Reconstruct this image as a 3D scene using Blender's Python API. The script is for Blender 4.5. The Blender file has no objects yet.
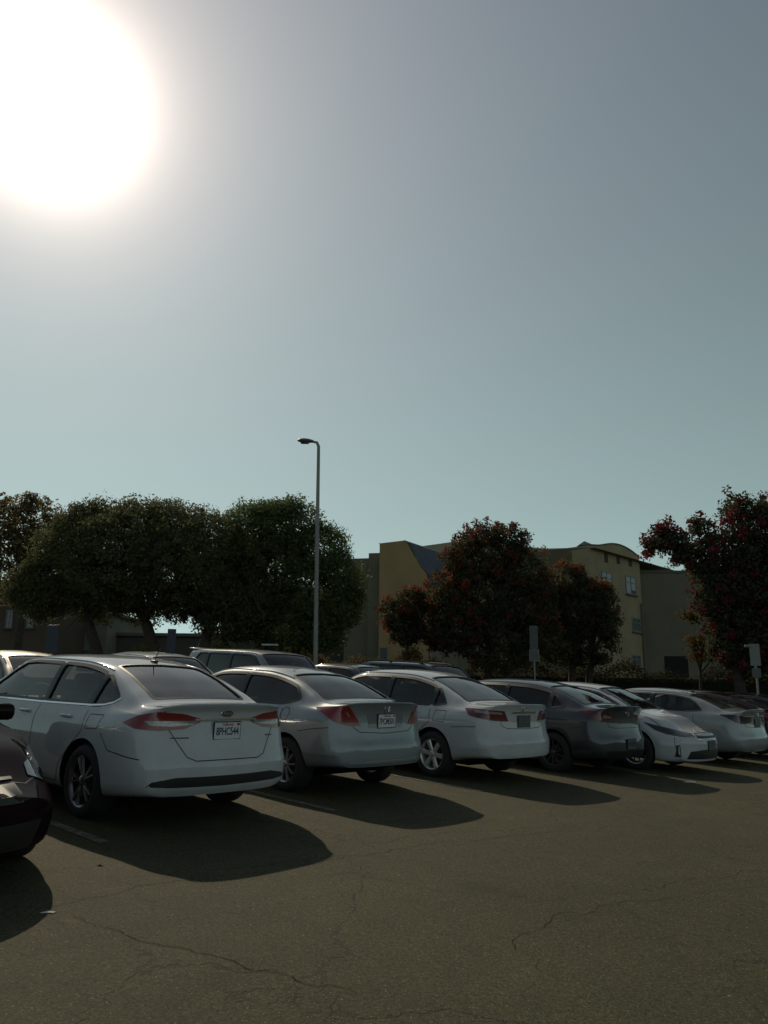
import bpy, bmesh, math, random
import numpy as np
from mathutils import Vector, Matrix
from mathutils.bvhtree import BVHTree
import time
T0 = time.time()
rad = math.radians
random.seed(7)
scene = bpy.context.scene
COL = scene.collection

# ------------------------------------------------------------------ camera model
F_PX, PITCH, CAM_H, ROLL = 800.0, rad(12.82), 1.223, rad(-0.6)
TH = rad(47.6); SLOPE = rad(3.3)                                  # stalls point this far left of the view
FW = Vector((-math.sin(TH), math.cos(TH), 0))   # nose direction of the near row
RW = Vector((math.cos(TH), math.sin(TH), 0))    # direction along the row
P0 = Vector((-1.41, 7.90, 0))

def ray(px, py):
    X = (px-384)/F_PX; Y = (512-py)/F_PX
    c, s = math.cos(ROLL), math.sin(ROLL)
    a = X*c+Y*s; b = -X*s+Y*c
    cp, sp = math.cos(PITCH), math.sin(PITCH)
    return Vector((a, cp-b*sp, sp+b*cp))

def at(px, py, Y):
    d = ray(px, py); t = Y/d.y
    return Vector((d.x*t, Y, CAM_H+d.z*t))

def gh(x, y):
    """height of the ground: the lot rises gently towards the trees, level beyond them"""
    s = (x-P0.x)*FW.x+(y-P0.y)*FW.y
    r = (x-P0.x)*RW.x+(y-P0.y)*RW.y
    return math.tan(SLOPE)*min(max(s, -22), 11.6)-.012*min(max(r-4, 0), 14)

cam = bpy.data.cameras.new('camera'); cam.sensor_fit = 'HORIZONTAL'; cam.sensor_width = 36
cam.lens = 36*F_PX/768; cam.clip_end = 3000; cam.clip_start = 0.05
co = bpy.data.objects.new('camera', cam); COL.objects.link(co); scene.camera = co
fwd = Vector((0, math.cos(PITCH), math.sin(PITCH))); up = Vector((0, -math.sin(PITCH), math.cos(PITCH))); rt = Vector((1, 0, 0))
cr, sr = math.cos(ROLL), math.sin(ROLL)
xi = rt*cr-up*sr; yi = rt*sr+up*cr
M = Matrix((( xi.x, yi.x, -fwd.x, 0), (xi.y, yi.y, -fwd.y, 0), (xi.z, yi.z, -fwd.z, CAM_H), (0, 0, 0, 1)))
co.matrix_world = M

# ------------------------------------------------------------------ object helpers
def tag(o, label=None, cat=None, group=None, kind=None):
    if label: o['label'] = label
    if cat: o['category'] = cat
    if group: o['group'] = group
    if kind: o['kind'] = kind
    return o

def empty(name, loc, rotz=0, label=None, cat=None, group=None):
    o = bpy.data.objects.new(name, None); COL.objects.link(o)
    o.location = loc; o.rotation_euler = (0, 0, rotz); o.empty_display_size = 0.2
    return tag(o, label, cat, group)

class MB:
    def __init__(s): s.v = []; s.f = []; s.m = []
    def add(s, vs, fs, m=0):
        b = len(s.v); s.v += [tuple(p) for p in vs]
        s.f += [tuple(i+b for i in f) for f in fs]; s.m += [m]*len(fs)
    def box(s, c, d, m=0, rot=None, bev=0):
        x, y, z = d[0]/2, d[1]/2, d[2]/2
        vs = [Vector((i*x, j*y, k*z)) for i in (-1, 1) for j in (-1, 1) for k in (-1, 1)]
        if rot: vs = [rot @ p for p in vs]
        vs = [p+Vector(c) for p in vs]
        s.add(vs, [(0, 1, 3, 2), (4, 6, 7, 5), (0, 4, 5, 1), (2, 3, 7, 6), (0, 2, 6, 4), (1, 5, 7, 3)], m)
    def rbox(s, c, d, r, m=0, rot=None, seg=2):
        bm = bmesh.new(); bmesh.ops.create_cube(bm, size=1)
        for v in bm.verts: v.co = Vector((v.co.x*d[0], v.co.y*d[1], v.co.z*d[2]))
        bmesh.ops.bevel(bm, geom=bm.edges[:], offset=r, segments=seg, affect='EDGES', profile=0.5)
        vs = [(rot @ v.co if rot else v.co)+Vector(c) for v in bm.verts]
        bm.verts.index_update()
        s.add(vs, [[v.index for v in f.verts] for f in bm.faces], m); bm.free()
    def tube(s, pts, rs, n=8, m=0, caps=True):
        pts = [Vector(p) for p in pts]
        if not hasattr(rs, '__len__'): rs = [rs]*len(pts)
        rings = []; ref = Vector((0.13, 0.21, 0.97))
        vs = []
        for i, p in enumerate(pts):
            d = (pts[min(i+1, len(pts)-1)]-pts[max(i-1, 0)]).normalized()
            r = ref if abs(d.dot(ref)) < .95 else Vector((1, 0, 0))
            a = d.cross(r).normalized(); b = d.cross(a)
            for k in range(n):
                t = 2*math.pi*k/n; vs.append(p+(a*math.cos(t)+b*math.sin(t))*rs[i])
        fs = []
        for i in range(len(pts)-1):
            for k in range(n):
                k2 = (k+1) % n; fs.append((i*n+k, i*n+k2, (i+1)*n+k2, (i+1)*n+k))
        if caps: fs += [tuple(range(n-1, -1, -1)), tuple((len(pts)-1)*n+k for k in range(n))]
        s.add(vs, fs, m)
    def lathe(s, prof, n=40, axis='y', c=(0, 0, 0), m=0, closed=False):
        vs = []; k = len(prof)
        for i in range(n):
            t = 2*math.pi*i/n
            for r, h in prof:
                if axis == 'y': vs.append((c[0]+r*math.cos(t), c[1]+h, c[2]+r*math.sin(t)))
                else: vs.append((c[0]+r*math.cos(t), c[1]+r*math.sin(t), c[2]+h))
        fs = []
        for i in range(n):
            j = (i+1) % n
            for q in range(k if closed else k-1):
                q2 = (q+1) % k; fs.append((i*k+q, j*k+q, j*k+q2, i*k+q2))
        s.add(vs, fs, m)
    def build(s, name, mats, parent=None, smooth=None, recalc=True):
        me = bpy.data.meshes.new(name); me.from_pydata(s.v, [], s.f)
        if not isinstance(mats, (list, tuple)): mats = [mats]
        for mm in mats: me.materials.append(mm)
        me.polygons.foreach_set('material_index', s.m)
        if recalc:
            bm = bmesh.new(); bm.from_mesh(me); bmesh.ops.recalc_face_normals(bm, faces=bm.faces[:]); bm.to_mesh(me); bm.free()
        if smooth is not None:
            me.polygons.foreach_set('use_smooth', [True]*len(me.polygons)); me.set_sharp_from_angle(angle=rad(smooth))
        o = bpy.data.objects.new(name, me); COL.objects.link(o)
        if parent: o.parent = parent
        return o

def copy_tree(o, parent=None):
    c = o.copy(); COL.objects.link(c); c.parent = parent
    for ch in o.children: copy_tree(ch, c)
    return c

# ------------------------------------------------------------------ materials
MATS = {}
def mat(name, color=(.5, .5, .5), rough=.5, metal=0, coat=0, spec=.5, emis=None, noise=0, nscale=8, bump=0, bscale=60, coat_rough=.04):
    if name in MATS: return MATS[name]
    m = bpy.data.materials.new(name); m.use_nodes = True; nt = m.node_tree; b = nt.nodes['Principled BSDF']
    b.inputs['Base Color'].default_value = (*color, 1); b.inputs['Roughness'].default_value = rough
    b.inputs['Metallic'].default_value = metal; b.inputs['Coat Weight'].default_value = coat
    b.inputs['Coat Roughness'].default_value = coat_rough; b.inputs['Specular IOR Level'].default_value = spec
    tc = nt.nodes.new('ShaderNodeTexCoord')
    if noise:
        n = nt.nodes.new('ShaderNodeTexNoise'); n.inputs['Scale'].default_value = nscale; n.inputs['Detail'].default_value = 6; n.inputs['Roughness'].default_value = .65
        nt.links.new(tc.outputs['Object'], n.inputs['Vector'])
        r = nt.nodes.new('ShaderNodeMapRange'); r.inputs[3].default_value = 1-noise; r.inputs[4].default_value = 1+noise
        r.inputs[1].default_value = .3; r.inputs[2].default_value = .7
        nt.links.new(n.outputs['Fac'], r.inputs[0])
        x = nt.nodes.new('ShaderNodeVectorMath'); x.operation = 'SCALE'; x.inputs[0].default_value = color
        nt.links.new(r.outputs[0], x.inputs['Scale']); nt.links.new(x.outputs[0], b.inputs['Base Color'])
    if bump:
        n = nt.nodes.new('ShaderNodeTexNoise'); n.inputs['Scale'].default_value = bscale; n.inputs['Detail'].default_value = 4
        nt.links.new(tc.outputs['Object'], n.inputs['Vector'])
        bp = nt.nodes.new('ShaderNodeBump'); bp.inputs['Strength'].default_value = bump; bp.inputs['Distance'].default_value = .02
        nt.links.new(n.outputs['Fac'], bp.inputs['Height']); nt.links.new(bp.outputs[0], b.inputs['Normal'])
    MATS[name] = m; return m

def glass(name, tint, refl=1.0, ior=1.52, dust=1.0):
    if name in MATS: return MATS[name]
    m = bpy.data.materials.new(name); m.use_nodes = True; nt = m.node_tree; nt.nodes.clear()
    out = nt.nodes.new('ShaderNodeOutputMaterial'); mix = nt.nodes.new('ShaderNodeMixShader')
    tr = nt.nodes.new('ShaderNodeBsdfTransparent'); tr.inputs[0].default_value = (*tint, 1)
    gl = nt.nodes.new('ShaderNodeBsdfGlossy'); gl.inputs['Roughness'].default_value = .015; gl.inputs[0].default_value = (refl, refl, refl, 1)
    fr = nt.nodes.new('ShaderNodeFresnel'); fr.inputs[0].default_value = ior
    # a faint film of dust on the pane
    df = nt.nodes.new('ShaderNodeBsdfDiffuse'); df.inputs[0].default_value = (.5, .5, .48, 1)
    m2 = nt.nodes.new('ShaderNodeMixShader')
    tc = nt.nodes.new('ShaderNodeTexCoord'); n = nt.nodes.new('ShaderNodeTexNoise'); n.inputs['Scale'].default_value = 3; n.inputs['Detail'].default_value = 8
    mr = nt.nodes.new('ShaderNodeMapRange'); mr.inputs[1].default_value = .35; mr.inputs[2].default_value = .75; mr.inputs[3].default_value = .008*dust; mr.inputs[4].default_value = .035*dust
    nt.links.new(tc.outputs['Object'], n.inputs['Vector']); nt.links.new(n.outputs['Fac'], mr.inputs[0]); nt.links.new(mr.outputs[0], m2.inputs[0])
    nt.links.new(tr.outputs[0], m2.inputs[1]); nt.links.new(df.outputs[0], m2.inputs[2])
    nt.links.new(fr.outputs[0], mix.inputs[0]); nt.links.new(m2.outputs[0], mix.inputs[1]); nt.links.new(gl.outputs[0], mix.inputs[2])
    nt.links.new(mix.outputs[0], out.inputs[0]); MATS[name] = m; return m

def paint(name, color, metal=0.0, rough=.35, coat=1.0):
    m = mat(name, color, rough, metal, coat, spec=0.0, noise=.09, nscale=3, coat_rough=.018)
    return m

def leafmat(name, c1, c2, trans=.35):
    if name in MATS: return MATS[name]
    m = bpy.data.materials.new(name); m.use_nodes = True; nt = m.node_tree; nt.nodes.clear()
    out = nt.nodes.new('ShaderNodeOutputMaterial'); mix = nt.nodes.new('ShaderNodeMixShader')
    d = nt.nodes.new('ShaderNodeBsdfDiffuse'); t = nt.nodes.new('ShaderNodeBsdfTranslucent')
    g = nt.nodes.new('ShaderNodeNewGeometry'); cr_ = nt.nodes.new('ShaderNodeMix'); cr_.data_type = 'RGBA'
    cr_.inputs[6].default_value = (*c1, 1); cr_.inputs[7].default_value = (*c2, 1)
    nt.links.new(g.outputs['Random Per Island'], cr_.inputs[0])
    nt.links.new(cr_.outputs[2], d.inputs[0]); nt.links.new(cr_.outputs[2], t.inputs[0])
    mix.inputs[0].default_value = trans
    nt.links.new(d.outputs[0], mix.inputs[1]); nt.links.new(t.outputs[0], mix.inputs[2]); nt.links.new(mix.outputs[0], out.inputs[0])
    MATS[name] = m; return m

M_BLACK = mat('black plastic trim', (.012, .012, .013), .45)
M_GLINT = mat('roof glint tube', (.30, .31, .32), .09, .9)
M_SEAM = mat('panel gap', (.006, .006, .007), .9, spec=.1)
M_RUBBER = mat('tyre rubber', (.018, .018, .019), .75, noise=.25, nscale=20)
M_DARKWELL = mat('wheel well', (.006, .006, .007), .95, spec=.05)
M_CHROME = mat('chrome', (.75, .76, .78), .12, 1)
M_ALLOY = mat('alloy rim', (.48, .48, .50), .3, .9)
M_ALLOYD = mat('dark alloy rim', (.22, .22, .24), .28, .9)
M_RED = mat('red lamp lens', (.20, .008, .012), .18, 0, 1, noise=.2, nscale=30)
M_REDDARK = mat('smoked red lamp lens', (.10, .010, .013), .15, 0, 1, noise=.3, nscale=30)
M_CLEAR = mat('clear lamp lens', (.26, .26, .26), .12, .5, 1, noise=.35, nscale=40)
M_CLEARDK = mat('smoked clear lamp lens', (.04, .04, .043), .1, .4, 1, noise=.4, nscale=40)
M_SEAT = mat('seat cloth', (.05, .05, .052), .9, noise=.2, nscale=20)
M_SEATL = mat('grey seat cloth', (.16, .155, .15), .9, noise=.2, nscale=20)
M_CAB = mat('cabin lining', (.03, .03, .032), .9)
G_CLEAR = glass('window glass', (.84, .87, .84))
G_TINT = glass('tinted window glass', (.10, .11, .11))
G_REAR = glass('rear window glass', (.45, .50, .47), 1, 1.75, 4.5)
M_PLATE = mat('white plate', (.62, .63, .65), .4)
M_PLATEDK = mat('dark dealer plate', (.07, .08, .085), .4, noise=.5, nscale=30)
M_BLUE = mat('plate blue ink', (.02, .03, .10), .5)
M_REDINK = mat('plate red ink', (.35, .03, .03), .5)

# ------------------------------------------------------------------ curve helpers
def pchip(xs, ys):
    n = len(xs); h = [xs[i+1]-xs[i] for i in range(n-1)]; d = [(ys[i+1]-ys[i])/h[i] for i in range(n-1)]
    m = [0]*n
    for i in range(1, n-1):
        if d[i-1]*d[i] <= 0: m[i] = 0
        else:
            w1 = 2*h[i]+h[i-1]; w2 = h[i]+2*h[i-1]; m[i] = (w1+w2)/(w1/d[i-1]+w2/d[i])
    m[0] = d[0]; m[-1] = d[-1]
    def f(x):
        if x <= xs[0]: return ys[0]
        if x >= xs[-1]: return ys[-1]
        i = 0
        while x > xs[i+1]: i += 1
        t = (x-xs[i])/h[i]
        return ((1+2*t)*(1-t)**2*ys[i]+t*(1-t)**2*h[i]*m[i]+t*t*(3-2*t)*ys[i+1]+t*t*(t-1)*h[i]*m[i+1])
    return f
def curve(tab): return pchip([a for a, _ in tab], [b for _, b in tab])

# ------------------------------------------------------------------ text
def text_obj(name, body, size, material, parent, loc, rot, ext=.0008, width=None):
    cu = bpy.data.curves.new(name, 'FONT'); cu.body = body; cu.size = size; cu.extrude = ext; cu.align_x = 'CENTER'; cu.align_y = 'CENTER'
    cu.offset = size*.018
    tmp = bpy.data.objects.new('tmp', cu); COL.objects.link(tmp)
    me = bpy.data.meshes.new_from_object(tmp.evaluated_get(bpy.context.evaluated_depsgraph_get()))
    bpy.data.objects.remove(tmp); bpy.data.curves.remove(cu)
    me.name = name; me.materials.clear(); me.materials.append(material)
    o = bpy.data.objects.new(name, me); COL.objects.link(o); o.parent = parent; o.location = loc; o.rotation_euler = rot
    if width:
        xs = [v.co.x for v in me.vertices]; k = width/(max(xs)-min(xs))
        for v in me.vertices: v.co.x *= k
    return o

# ------------------------------------------------------------------ the car builder
class Car:
    """u runs forward from the rear bumper, v to the car's left, z up."""
    def __init__(s, S):
        s.S = S; L, H = S['L'], S['H']; W = S['W']/2; s.L = L; s.W = W; s.H = H
        td, rb, rt_, ap, wt, wb, hb, hf = S['td'], S['rb'], S['rt'], S['ap'], S['wt'], S['wb'], S['hb'], S['hf']
        g = lambda a, b, t, e: a+(b-a)*t+e
        zt, zw = H-S.get('rdrop', .065), H-.05
        rise = S.get('lip', .0)
        s.zc = curve([(0, td+rise), (.16, td+rise*.6), (rb-.06, td+.012), (rb+(rt_-rb)*.28, g(td+.012, zt, .28, .025)), (rb+(rt_-rb)*.62, g(td+.012, zt, .62, .035)),
                      (rt_, zt), (rt_+(ap-rt_)*.5, H-.012), (ap, H), (wt-.25, H-.018), (wt, zw), (wt+(wb-wt)*.5, g(zw, hb, .5, .02)), (wb, hb),
                      (wb+(L-wb)*.4, hb-(hb-hf)*.28), (L-.25, hf+.05), (L, hf)])
        s.drop = curve([(0, .02), (rb, .03), (rt_, .055), (ap, .075), (wt, .055), (wb, .03), (L-.4, .045), (L, .05)])
        kk = S.get('rail', .64)
        s.wr = curve([(0, .76*W), (rb-.05, .745*W), (rt_, (kk-.01)*W), (ap, (kk+.02)*W), (wt, (kk-.01)*W), (wb, .77*W), (L-.5, .72*W), (L, .62*W)])
        s.zbelt = curve([(0, td-.11), (rb, S['br']), (ap, (S['br']+S['bf'])/2+.005), (wb, S['bf']), (L-.5, hf-.01), (L, hf-.08)])
        s.wbelt = curve([(0, .90), (.4, .915), (rb+.4, .905), (ap, .915), (wb, .915), (L-.3, .90), (L, .88)])
        s.Wf = curve([(0, .865*W), (.035, .90*W), (.10, .937*W), (.30, .975*W), (.8, W), (L-1.15, W), (L-.5, .965*W), (L-.18, .90*W), (L, .84*W)])
        s.zb = curve([(0, S.get('zbr', .30)), (.5, S.get('zbr', .30)-.05), (1.0, .20), (L-1.0, .19), (L-.3, .19), (L, .23)])
        s.prof_r = curve(S.get('prof_r', [(.15, .14), (.30, .04), (.42, 0), (.58, .005), (.66, .045), (.80, .075), (.95, .085), (1.04, .065), (1.12, .03), (1.3, .0)]))
        s.prof_f = curve(S.get('prof_f', [(.15, .12), (.25, .03), (.40, 0), (.55, .01), (.68, .05), (.80, .14), (1.0, .2)]))
        s.rc = S.get('rc', .20); s.fc = S.get('fc', .30)
        s.windows()
        s.surface()
    def windows(s):
        S=s.S; W=s.W
        if 'side' not in S:
            ur, pill, uf = S['win']          # rear tip, pillar positions, front tip
            zt=lambda u: s.zc(u)-s.drop(u)-S.get('wtop', .045)
            zb=lambda u: s.zbelt(u)+.03
            edges=[ur]+[x for p in pill for x in (p-.032, p+.032)]+[uf]; out=[]
            for i in range(0, len(edges), 2):
                a,b=edges[i],edges[i+1]; tr_=min(S.get('tiprise', .03), max(.01, zt(a)-zb(a)-.025)) if i==0 else 0; poly=[(a,zb(a)+tr_)]
                poly+=[(a+(b-a)*t,zb(a+(b-a)*t)+tr_*max(0, 1-(b-a)*t/.34)**2) for t in ((.12,.25,.4,.55,.66) if i==0 else (.33,.66))]
                poly.append((b,zb(b)))
                n=7
                for k in range(n+1):
                    t=1-k/n; u=a+(b-a)*t; u+=S.get('slant',.10)*(-.6 if u<s.L/2 else -.6)*0
                    z=zt(u)
                    if i==0: z=min(z, zb(a)+tr_+.008+(u-ur)*S.get('cslope',1.1))
                    if b==uf: z=min(z, zb(b)+.02+(uf-u)*S.get('aslope',.75))
                    lo=zb(u)+tr_*max(0, 1-(u-a)/.34)**2
                    if z-lo>.022: poly.append((u,z))
                out.append(poly)
            S['side']=out
        if 'back' not in S:
            a,b=S['rb']+.05,S['rt']-.05; S['back']=[(a,-s.wr(a)+.055),(a,s.wr(a)-.055),((a+b)/2,s.wr((a+b)/2)-.055),(b,s.wr(b)-.06),(b,-s.wr(b)+.06),((a+b)/2,-s.wr((a+b)/2)+.055)]
        if 'front' not in S:
            a,b=S['wt']+.05,S['wb']-.06; S['front']=[(a,-s.wr(a)+.055),(a,s.wr(a)-.055),(b,s.wr(b)-.06),(b,-s.wr(b)+.06)]
    def station(s, u):
        W = s.Wf(u); zb = s.zb(u); zc = s.zc(u); zr = zc-s.drop(u); zt = min(s.zbelt(u), zr-.012); wbt = s.wbelt(u)*W; wr = min(s.wr(u), wbt-.02)
        zm = min(.50, zb+.6*(zt-zb)); zcr = zb+(zt-zb)*.80
        P = [(0, zb), (.78*W, zb), (.93*W, zb+.025), (.985*W, zb+.12), (W, zm), (.985*W, zcr), (wbt, zt), (wr, zr), (.55*wr, zr+.80*(zc-zr)), (0, zc)]
        seg = [4, 2, 3, 6, 6, 4, 10, 4, 4]
        cum = [0]
        for i in range(1, len(P)): cum.append(cum[-1]+math.hypot(P[i][0]-P[i-1][0], P[i][1]-P[i-1][1])+1e-4)
        # two smooth spans with a soft crease at the belt and the bottom edge
        out = []
        fs = []
        for a, b in ((0, 1), (1, 6), (6, 9)):
            fs.append((cum[a], cum[b], pchip(cum[a:b+1], [p[0] for p in P[a:b+1]]), pchip(cum[a:b+1], [p[1] for p in P[a:b+1]])))
        for i in range(9):
            k = 0 if i < 1 else (1 if i < 6 else 2)
            for j in range(seg[i]):
                t = cum[i]+(cum[i+1]-cum[i])*j/seg[i]
                out.append((fs[k][2](t), fs[k][3](t)))
        out.append((0, zc))
        return out
    def warp(s, u, v, z):
        W = s.W; q = min(abs(v)/W, 1.0); L = s.L
        wr = max(0, 1-u/.75)**2; wf = max(0, 1-(L-u)/1.0)**2
        return u+wr*(s.rc*q**3.2+s.prof_r(z))-wf*(s.fc*q**2.6+s.prof_f(z))
    def surface(s):
        L = s.L; us = []; u = 0
        n = 96
        us = [L*(.5-.5*math.cos(math.pi*i/n)) * .5 + L*i/n*.5 for i in range(n+1)]
        vs = []; fs = []; rings = []
        for u in us:
            h = s.station(u)
            ring = h+[(-v, z) for v, z in h[-2:0:-1]]
            rings.append(len(vs)); s.nr = len(ring)
            vs += [(s.warp(u, v, z), v, z) for v, z in ring]
        nr = s.nr
        for i in range(len(us)-1):
            a, b = rings[i], rings[i+1]
            for k in range(nr):
                k2 = (k+1) % nr; fs.append((a+k, a+k2, b+k2, b+k))
        for end, u in ((0, 0.0), (len(us)-1, L)):
            h = s.station(u); ring = h+[(-v, z) for v, z in h[-2:0:-1]]
            zm = .5*(h[0][1]+h[-1][1]); prev = [rings[end]+k for k in range(nr)]
            for t in [.96, .9, .82, .72, .6, .48, .36, .24, .12]:
                base = len(vs)
                for v, z in ring:
                    vv, zz = v*t, zm+(z-zm)*t; vs.append((s.warp(u, vv, zz), vv, zz))
                cur = [base+k for k in range(nr)]
                for k in range(nr):
                    k2 = (k+1) % nr
                    fs.append((prev[k2], prev[k], cur[k], cur[k2]) if end == 0 else (prev[k], prev[k2], cur[k2], cur[k]))
                prev = cur
            c = len(vs); vs.append((s.warp(u, 0, zm), 0, zm))
            for k in range(nr):
                k2 = (k+1) % nr; fs.append((prev[k2], prev[k], c) if end == 0 else (prev[k], prev[k2], c))
        s.vs, s.fs = vs, fs
        bm = bmesh.new(); bv = [bm.verts.new(p) for p in vs]
        for f in fs: bm.faces.new([bv[i] for i in f])
        bmesh.ops.recalc_face_normals(bm, faces=bm.faces[:])
        s.bvh = BVHTree.FromBMesh(bm)
        me = bpy.data.meshes.new('surf'); bm.to_mesh(me); bm.free(); s.me = me
    # projection of a flat outline onto the skin
    def hit(s, mode, a, b):
        if mode == 'L': o, d = Vector((a, 3, b)), Vector((0, -1, 0))
        elif mode == 'T': o, d = Vector((a, b, 4)), Vector((0, 0, -1))
        elif mode == 'R': o, d = Vector((-2, a, b)), Vector((1, 0, 0))
        elif mode == 'F': o, d = Vector((s.L+2, a, b)), Vector((-1, 0, 0))
        elif mode == 'RC':   # rear left corner, a=(u+v)/sqrt2
            e = Vector((1, 1, 0))/math.sqrt(2); d = Vector((1, -1, 0))/math.sqrt(2); o = e*a-d*4+Vector((0, 0, b))
        elif mode == 'FC':   # front left corner, a=(u-v)/sqrt2
            e = Vector((1, -1, 0))/math.sqrt(2); d = Vector((-1, -1, 0))/math.sqrt(2); o = e*a-d*8+Vector((0, 0, b))
        h = s.bvh.ray_cast(o, d)
        if h[0] is None:
            # walk to the nearest skin point
            q = s.bvh.find_nearest(o+d*(3 if mode == 'L' else 4)); return q[0], q[1]
        return h[0], h[1]
    def to2(s, mode, pts):
        if mode == 'RC': return [((p[0]+p[1])/math.sqrt(2), p[2]) for p in pts]
        if mode == 'FC': return [((p[0]-abs(p[1]))/math.sqrt(2), p[2]) for p in pts]
        return pts
    def patch(s, mode, poly, off=.004, step=.04, mirror=False, thick=.012, mb=None, m=0, round_=0):
        """a panel with the given outline laid on the skin"""
        poly = s.to2(mode, poly)
        if round_: poly = rounded(poly, round_)
        bm = bmesh.new(); f = bm.faces.new([bm.verts.new((a, b, 0)) for a, b in poly])
        xs = [p[0] for p in poly]; ys = [p[1] for p in poly]
        for lo, hi, ax in ((min(xs), max(xs), 0), (min(ys), max(ys), 1)):
            k = int((hi-lo)/step)+1
            for i in range(1, k):
                c = lo+(hi-lo)*i/k; pc = (c, 0, 0) if ax == 0 else (0, c, 0); pn = (1, 0, 0) if ax == 0 else (0, 1, 0)
                bmesh.ops.bisect_plane(bm, geom=bm.verts[:]+bm.edges[:]+bm.faces[:], plane_co=pc, plane_no=pn)
        nor = {}
        for v in bm.verts:
            p, n = s.hit(mode, v.co.x, v.co.y); v.co = p+n*off; nor[v] = n
        be = [e for e in bm.edges if e.is_boundary]
        if thick:
            src = {v: n for v, n in nor.items()}
            r = bmesh.ops.extrude_edge_only(bm, edges=be)
            nv = [g for g in r['geom'] if isinstance(g, bmesh.types.BMVert)]
            for v in nv:
                best = None
                for e in v.link_edges:
                    w = e.other_vert(v)
                    if w in src: best = w; break
                if best: v.co = best.co-src[best]*thick
        bm.verts.index_update()
        V = [v.co.copy() for v in bm.verts]; Fc = [[v.index for v in f.verts] for f in bm.faces]; bm.free()
        mb = mb or MB()
        mb.add([s.loc(p) for p in V], Fc, m)
        if mirror: mb.add([s.loc(Vector((p.x, -p.y, p.z))) for p in V], [f[::-1] for f in Fc], m)
        return mb
    def ribbon(s, mode, pts, w=.006, off=.0015, closed=False, mirror=False, mb=None, m=1, step=.03):
        pts = [Vector(p) for p in s.to2(mode, pts)]
        if closed: pts = pts+[pts[0]]
        dn = [pts[0]]
        for a, b in zip(pts[:-1], pts[1:]):
            k = max(1, int((b-a).length/step))
            dn += [a+(b-a)*(i/k) for i in range(1, k+1)]
        V = []; n = len(dn)
        for i, p in enumerate(dn):
            if closed: a = dn[i-1] if i > 0 else dn[-2]; b = dn[i+1] if i < n-1 else dn[1]
            else: a = dn[max(i-1, 0)]; b = dn[min(i+1, n-1)]
            d = (b-a).normalized(); q = Vector((-d.y, d.x))
            for sgn in (-1, 1):
                c = p+q*w*.5*sgn; h, nn = s.hit(mode, c.x, c.y); V.append(h+nn*off)
        Fc = [(2*i, 2*i+1, 2*i+3, 2*i+2) for i in range(n-1)]
        mb = mb or MB(); mb.add([s.loc(p) for p in V], Fc, m)
        if mirror: mb.add([s.loc(Vector((p.x, -p.y, p.z))) for p in V], Fc, m)
        return mb
    def loc(s, p): return Vector((p[0]-s.L/2, p[1], p[2]))

def rounded(poly, r, n=4):
    out = []; k = len(poly)
    for i in range(k):
        p = Vector(poly[i]); a = Vector(poly[i-1])-p; b = Vector(poly[(i+1) % k])-p
        ra = min(r, a.length*.45, b.length*.45); A = p+a.normalized()*ra; B = p+b.normalized()*ra
        for j in range(n+1):
            t = j/n; q = A*(1-t)**2+p*2*t*(1-t)+B*t*t; out.append((q.x, q.y))
    return out

def prism(poly, mode, lo, hi):
    vs = []
    for t in (lo, hi):
        for a, b in poly: vs.append((a, t, b) if mode == 'L' else (a, b, t))
    n = len(poly); fs = [tuple(range(n)), tuple(range(2*n-1, n-1, -1))]+[(i, (i+1) % n, n+(i+1) % n, n+i) for i in range(n)]
    return vs, fs

def mk(vs, fs, tmp=[]):
    me = bpy.data.meshes.new('cut'); me.from_pydata(vs, [], fs)
    bm = bmesh.new(); bm.from_mesh(me); bmesh.ops.recalc_face_normals(bm, faces=bm.faces[:]); bm.to_mesh(me); bm.free()
    o = bpy.data.objects.new('cut', me); COL.objects.link(o); return o

def rim_mesh(style, r, dirn=1):
    """rim with its face toward +y*dirn, centred on the origin"""
    mb = MB(); y0 = .0
    mb.lathe([(r*.99, -.19), (r*.90, -.17), (r*.88, -.03), (r*.965, .0), (r*1.0, .006), (r*1.0, -.008), (r*.975, -.012)], 44)
    n = {'five': 5, 'split': 5, 'six': 6, 'seven': 7, 'ten': 10}[style]
    for k in range(n):
        a0 = 2*math.pi*k/n+.3
        def bar(a1, w1, w2, off=0):
            for i in range(4):
                pass
            c0 = Vector((math.cos(a0), 0, math.sin(a0))); q0 = Vector((-math.sin(a0), 0, math.cos(a0)))
            c1 = Vector((math.cos(a1), 0, math.sin(a1))); q1 = Vector((-math.sin(a1), 0, math.cos(a1)))
            A = c0*r*.16; B = c1*r*.93
            P = []
            for (c, q, w, y) in ((A, q0, w1, -.012), ((A+B)/2, (q0+q1)/2, (w1+w2)*.42, -.004), (B, q1, w2, .002)):
                for sg, yy in ((-1, y-.02), (-.6, y), (.6, y), (1, y-.02)):
                    P.append(c+q*w*sg*.5+Vector((0, yy, 0)))
            fs = []
            for i in range(2):
                for j in range(3): fs.append((i*4+j, i*4+j+1, i*4+j+5, i*4+j+4))
            fs += [(0, 3, 7, 4), (4, 7, 11, 8)]
            mb.add(P, fs)
        if style == 'split': bar(a0+.20, .045, .026); bar(a0-.20, .045, .026)
        elif style == 'six': bar(a0, .075, .085)
        elif style == 'seven': bar(a0, .05, .045)
        elif style == 'ten': bar(a0, .03, .028)
        else: bar(a0, .07, .07)
    mb.lathe([(.0, .004), (r*.12, .004), (r*.20, -.008), (r*.22, -.03)], 24)
    mb.lathe([(0, -.10), (r*.60, -.10), (r*.62, -.12)], 28, m=1)     # brake disc
    if dirn < 0:
        mb.v = [(x, -y, z) for x, y, z in mb.v]; mb.f = [f[::-1] for f in mb.f]
    return mb
M_DISC = mat('brake disc', (.10, .09, .085), .5, .8)

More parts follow.
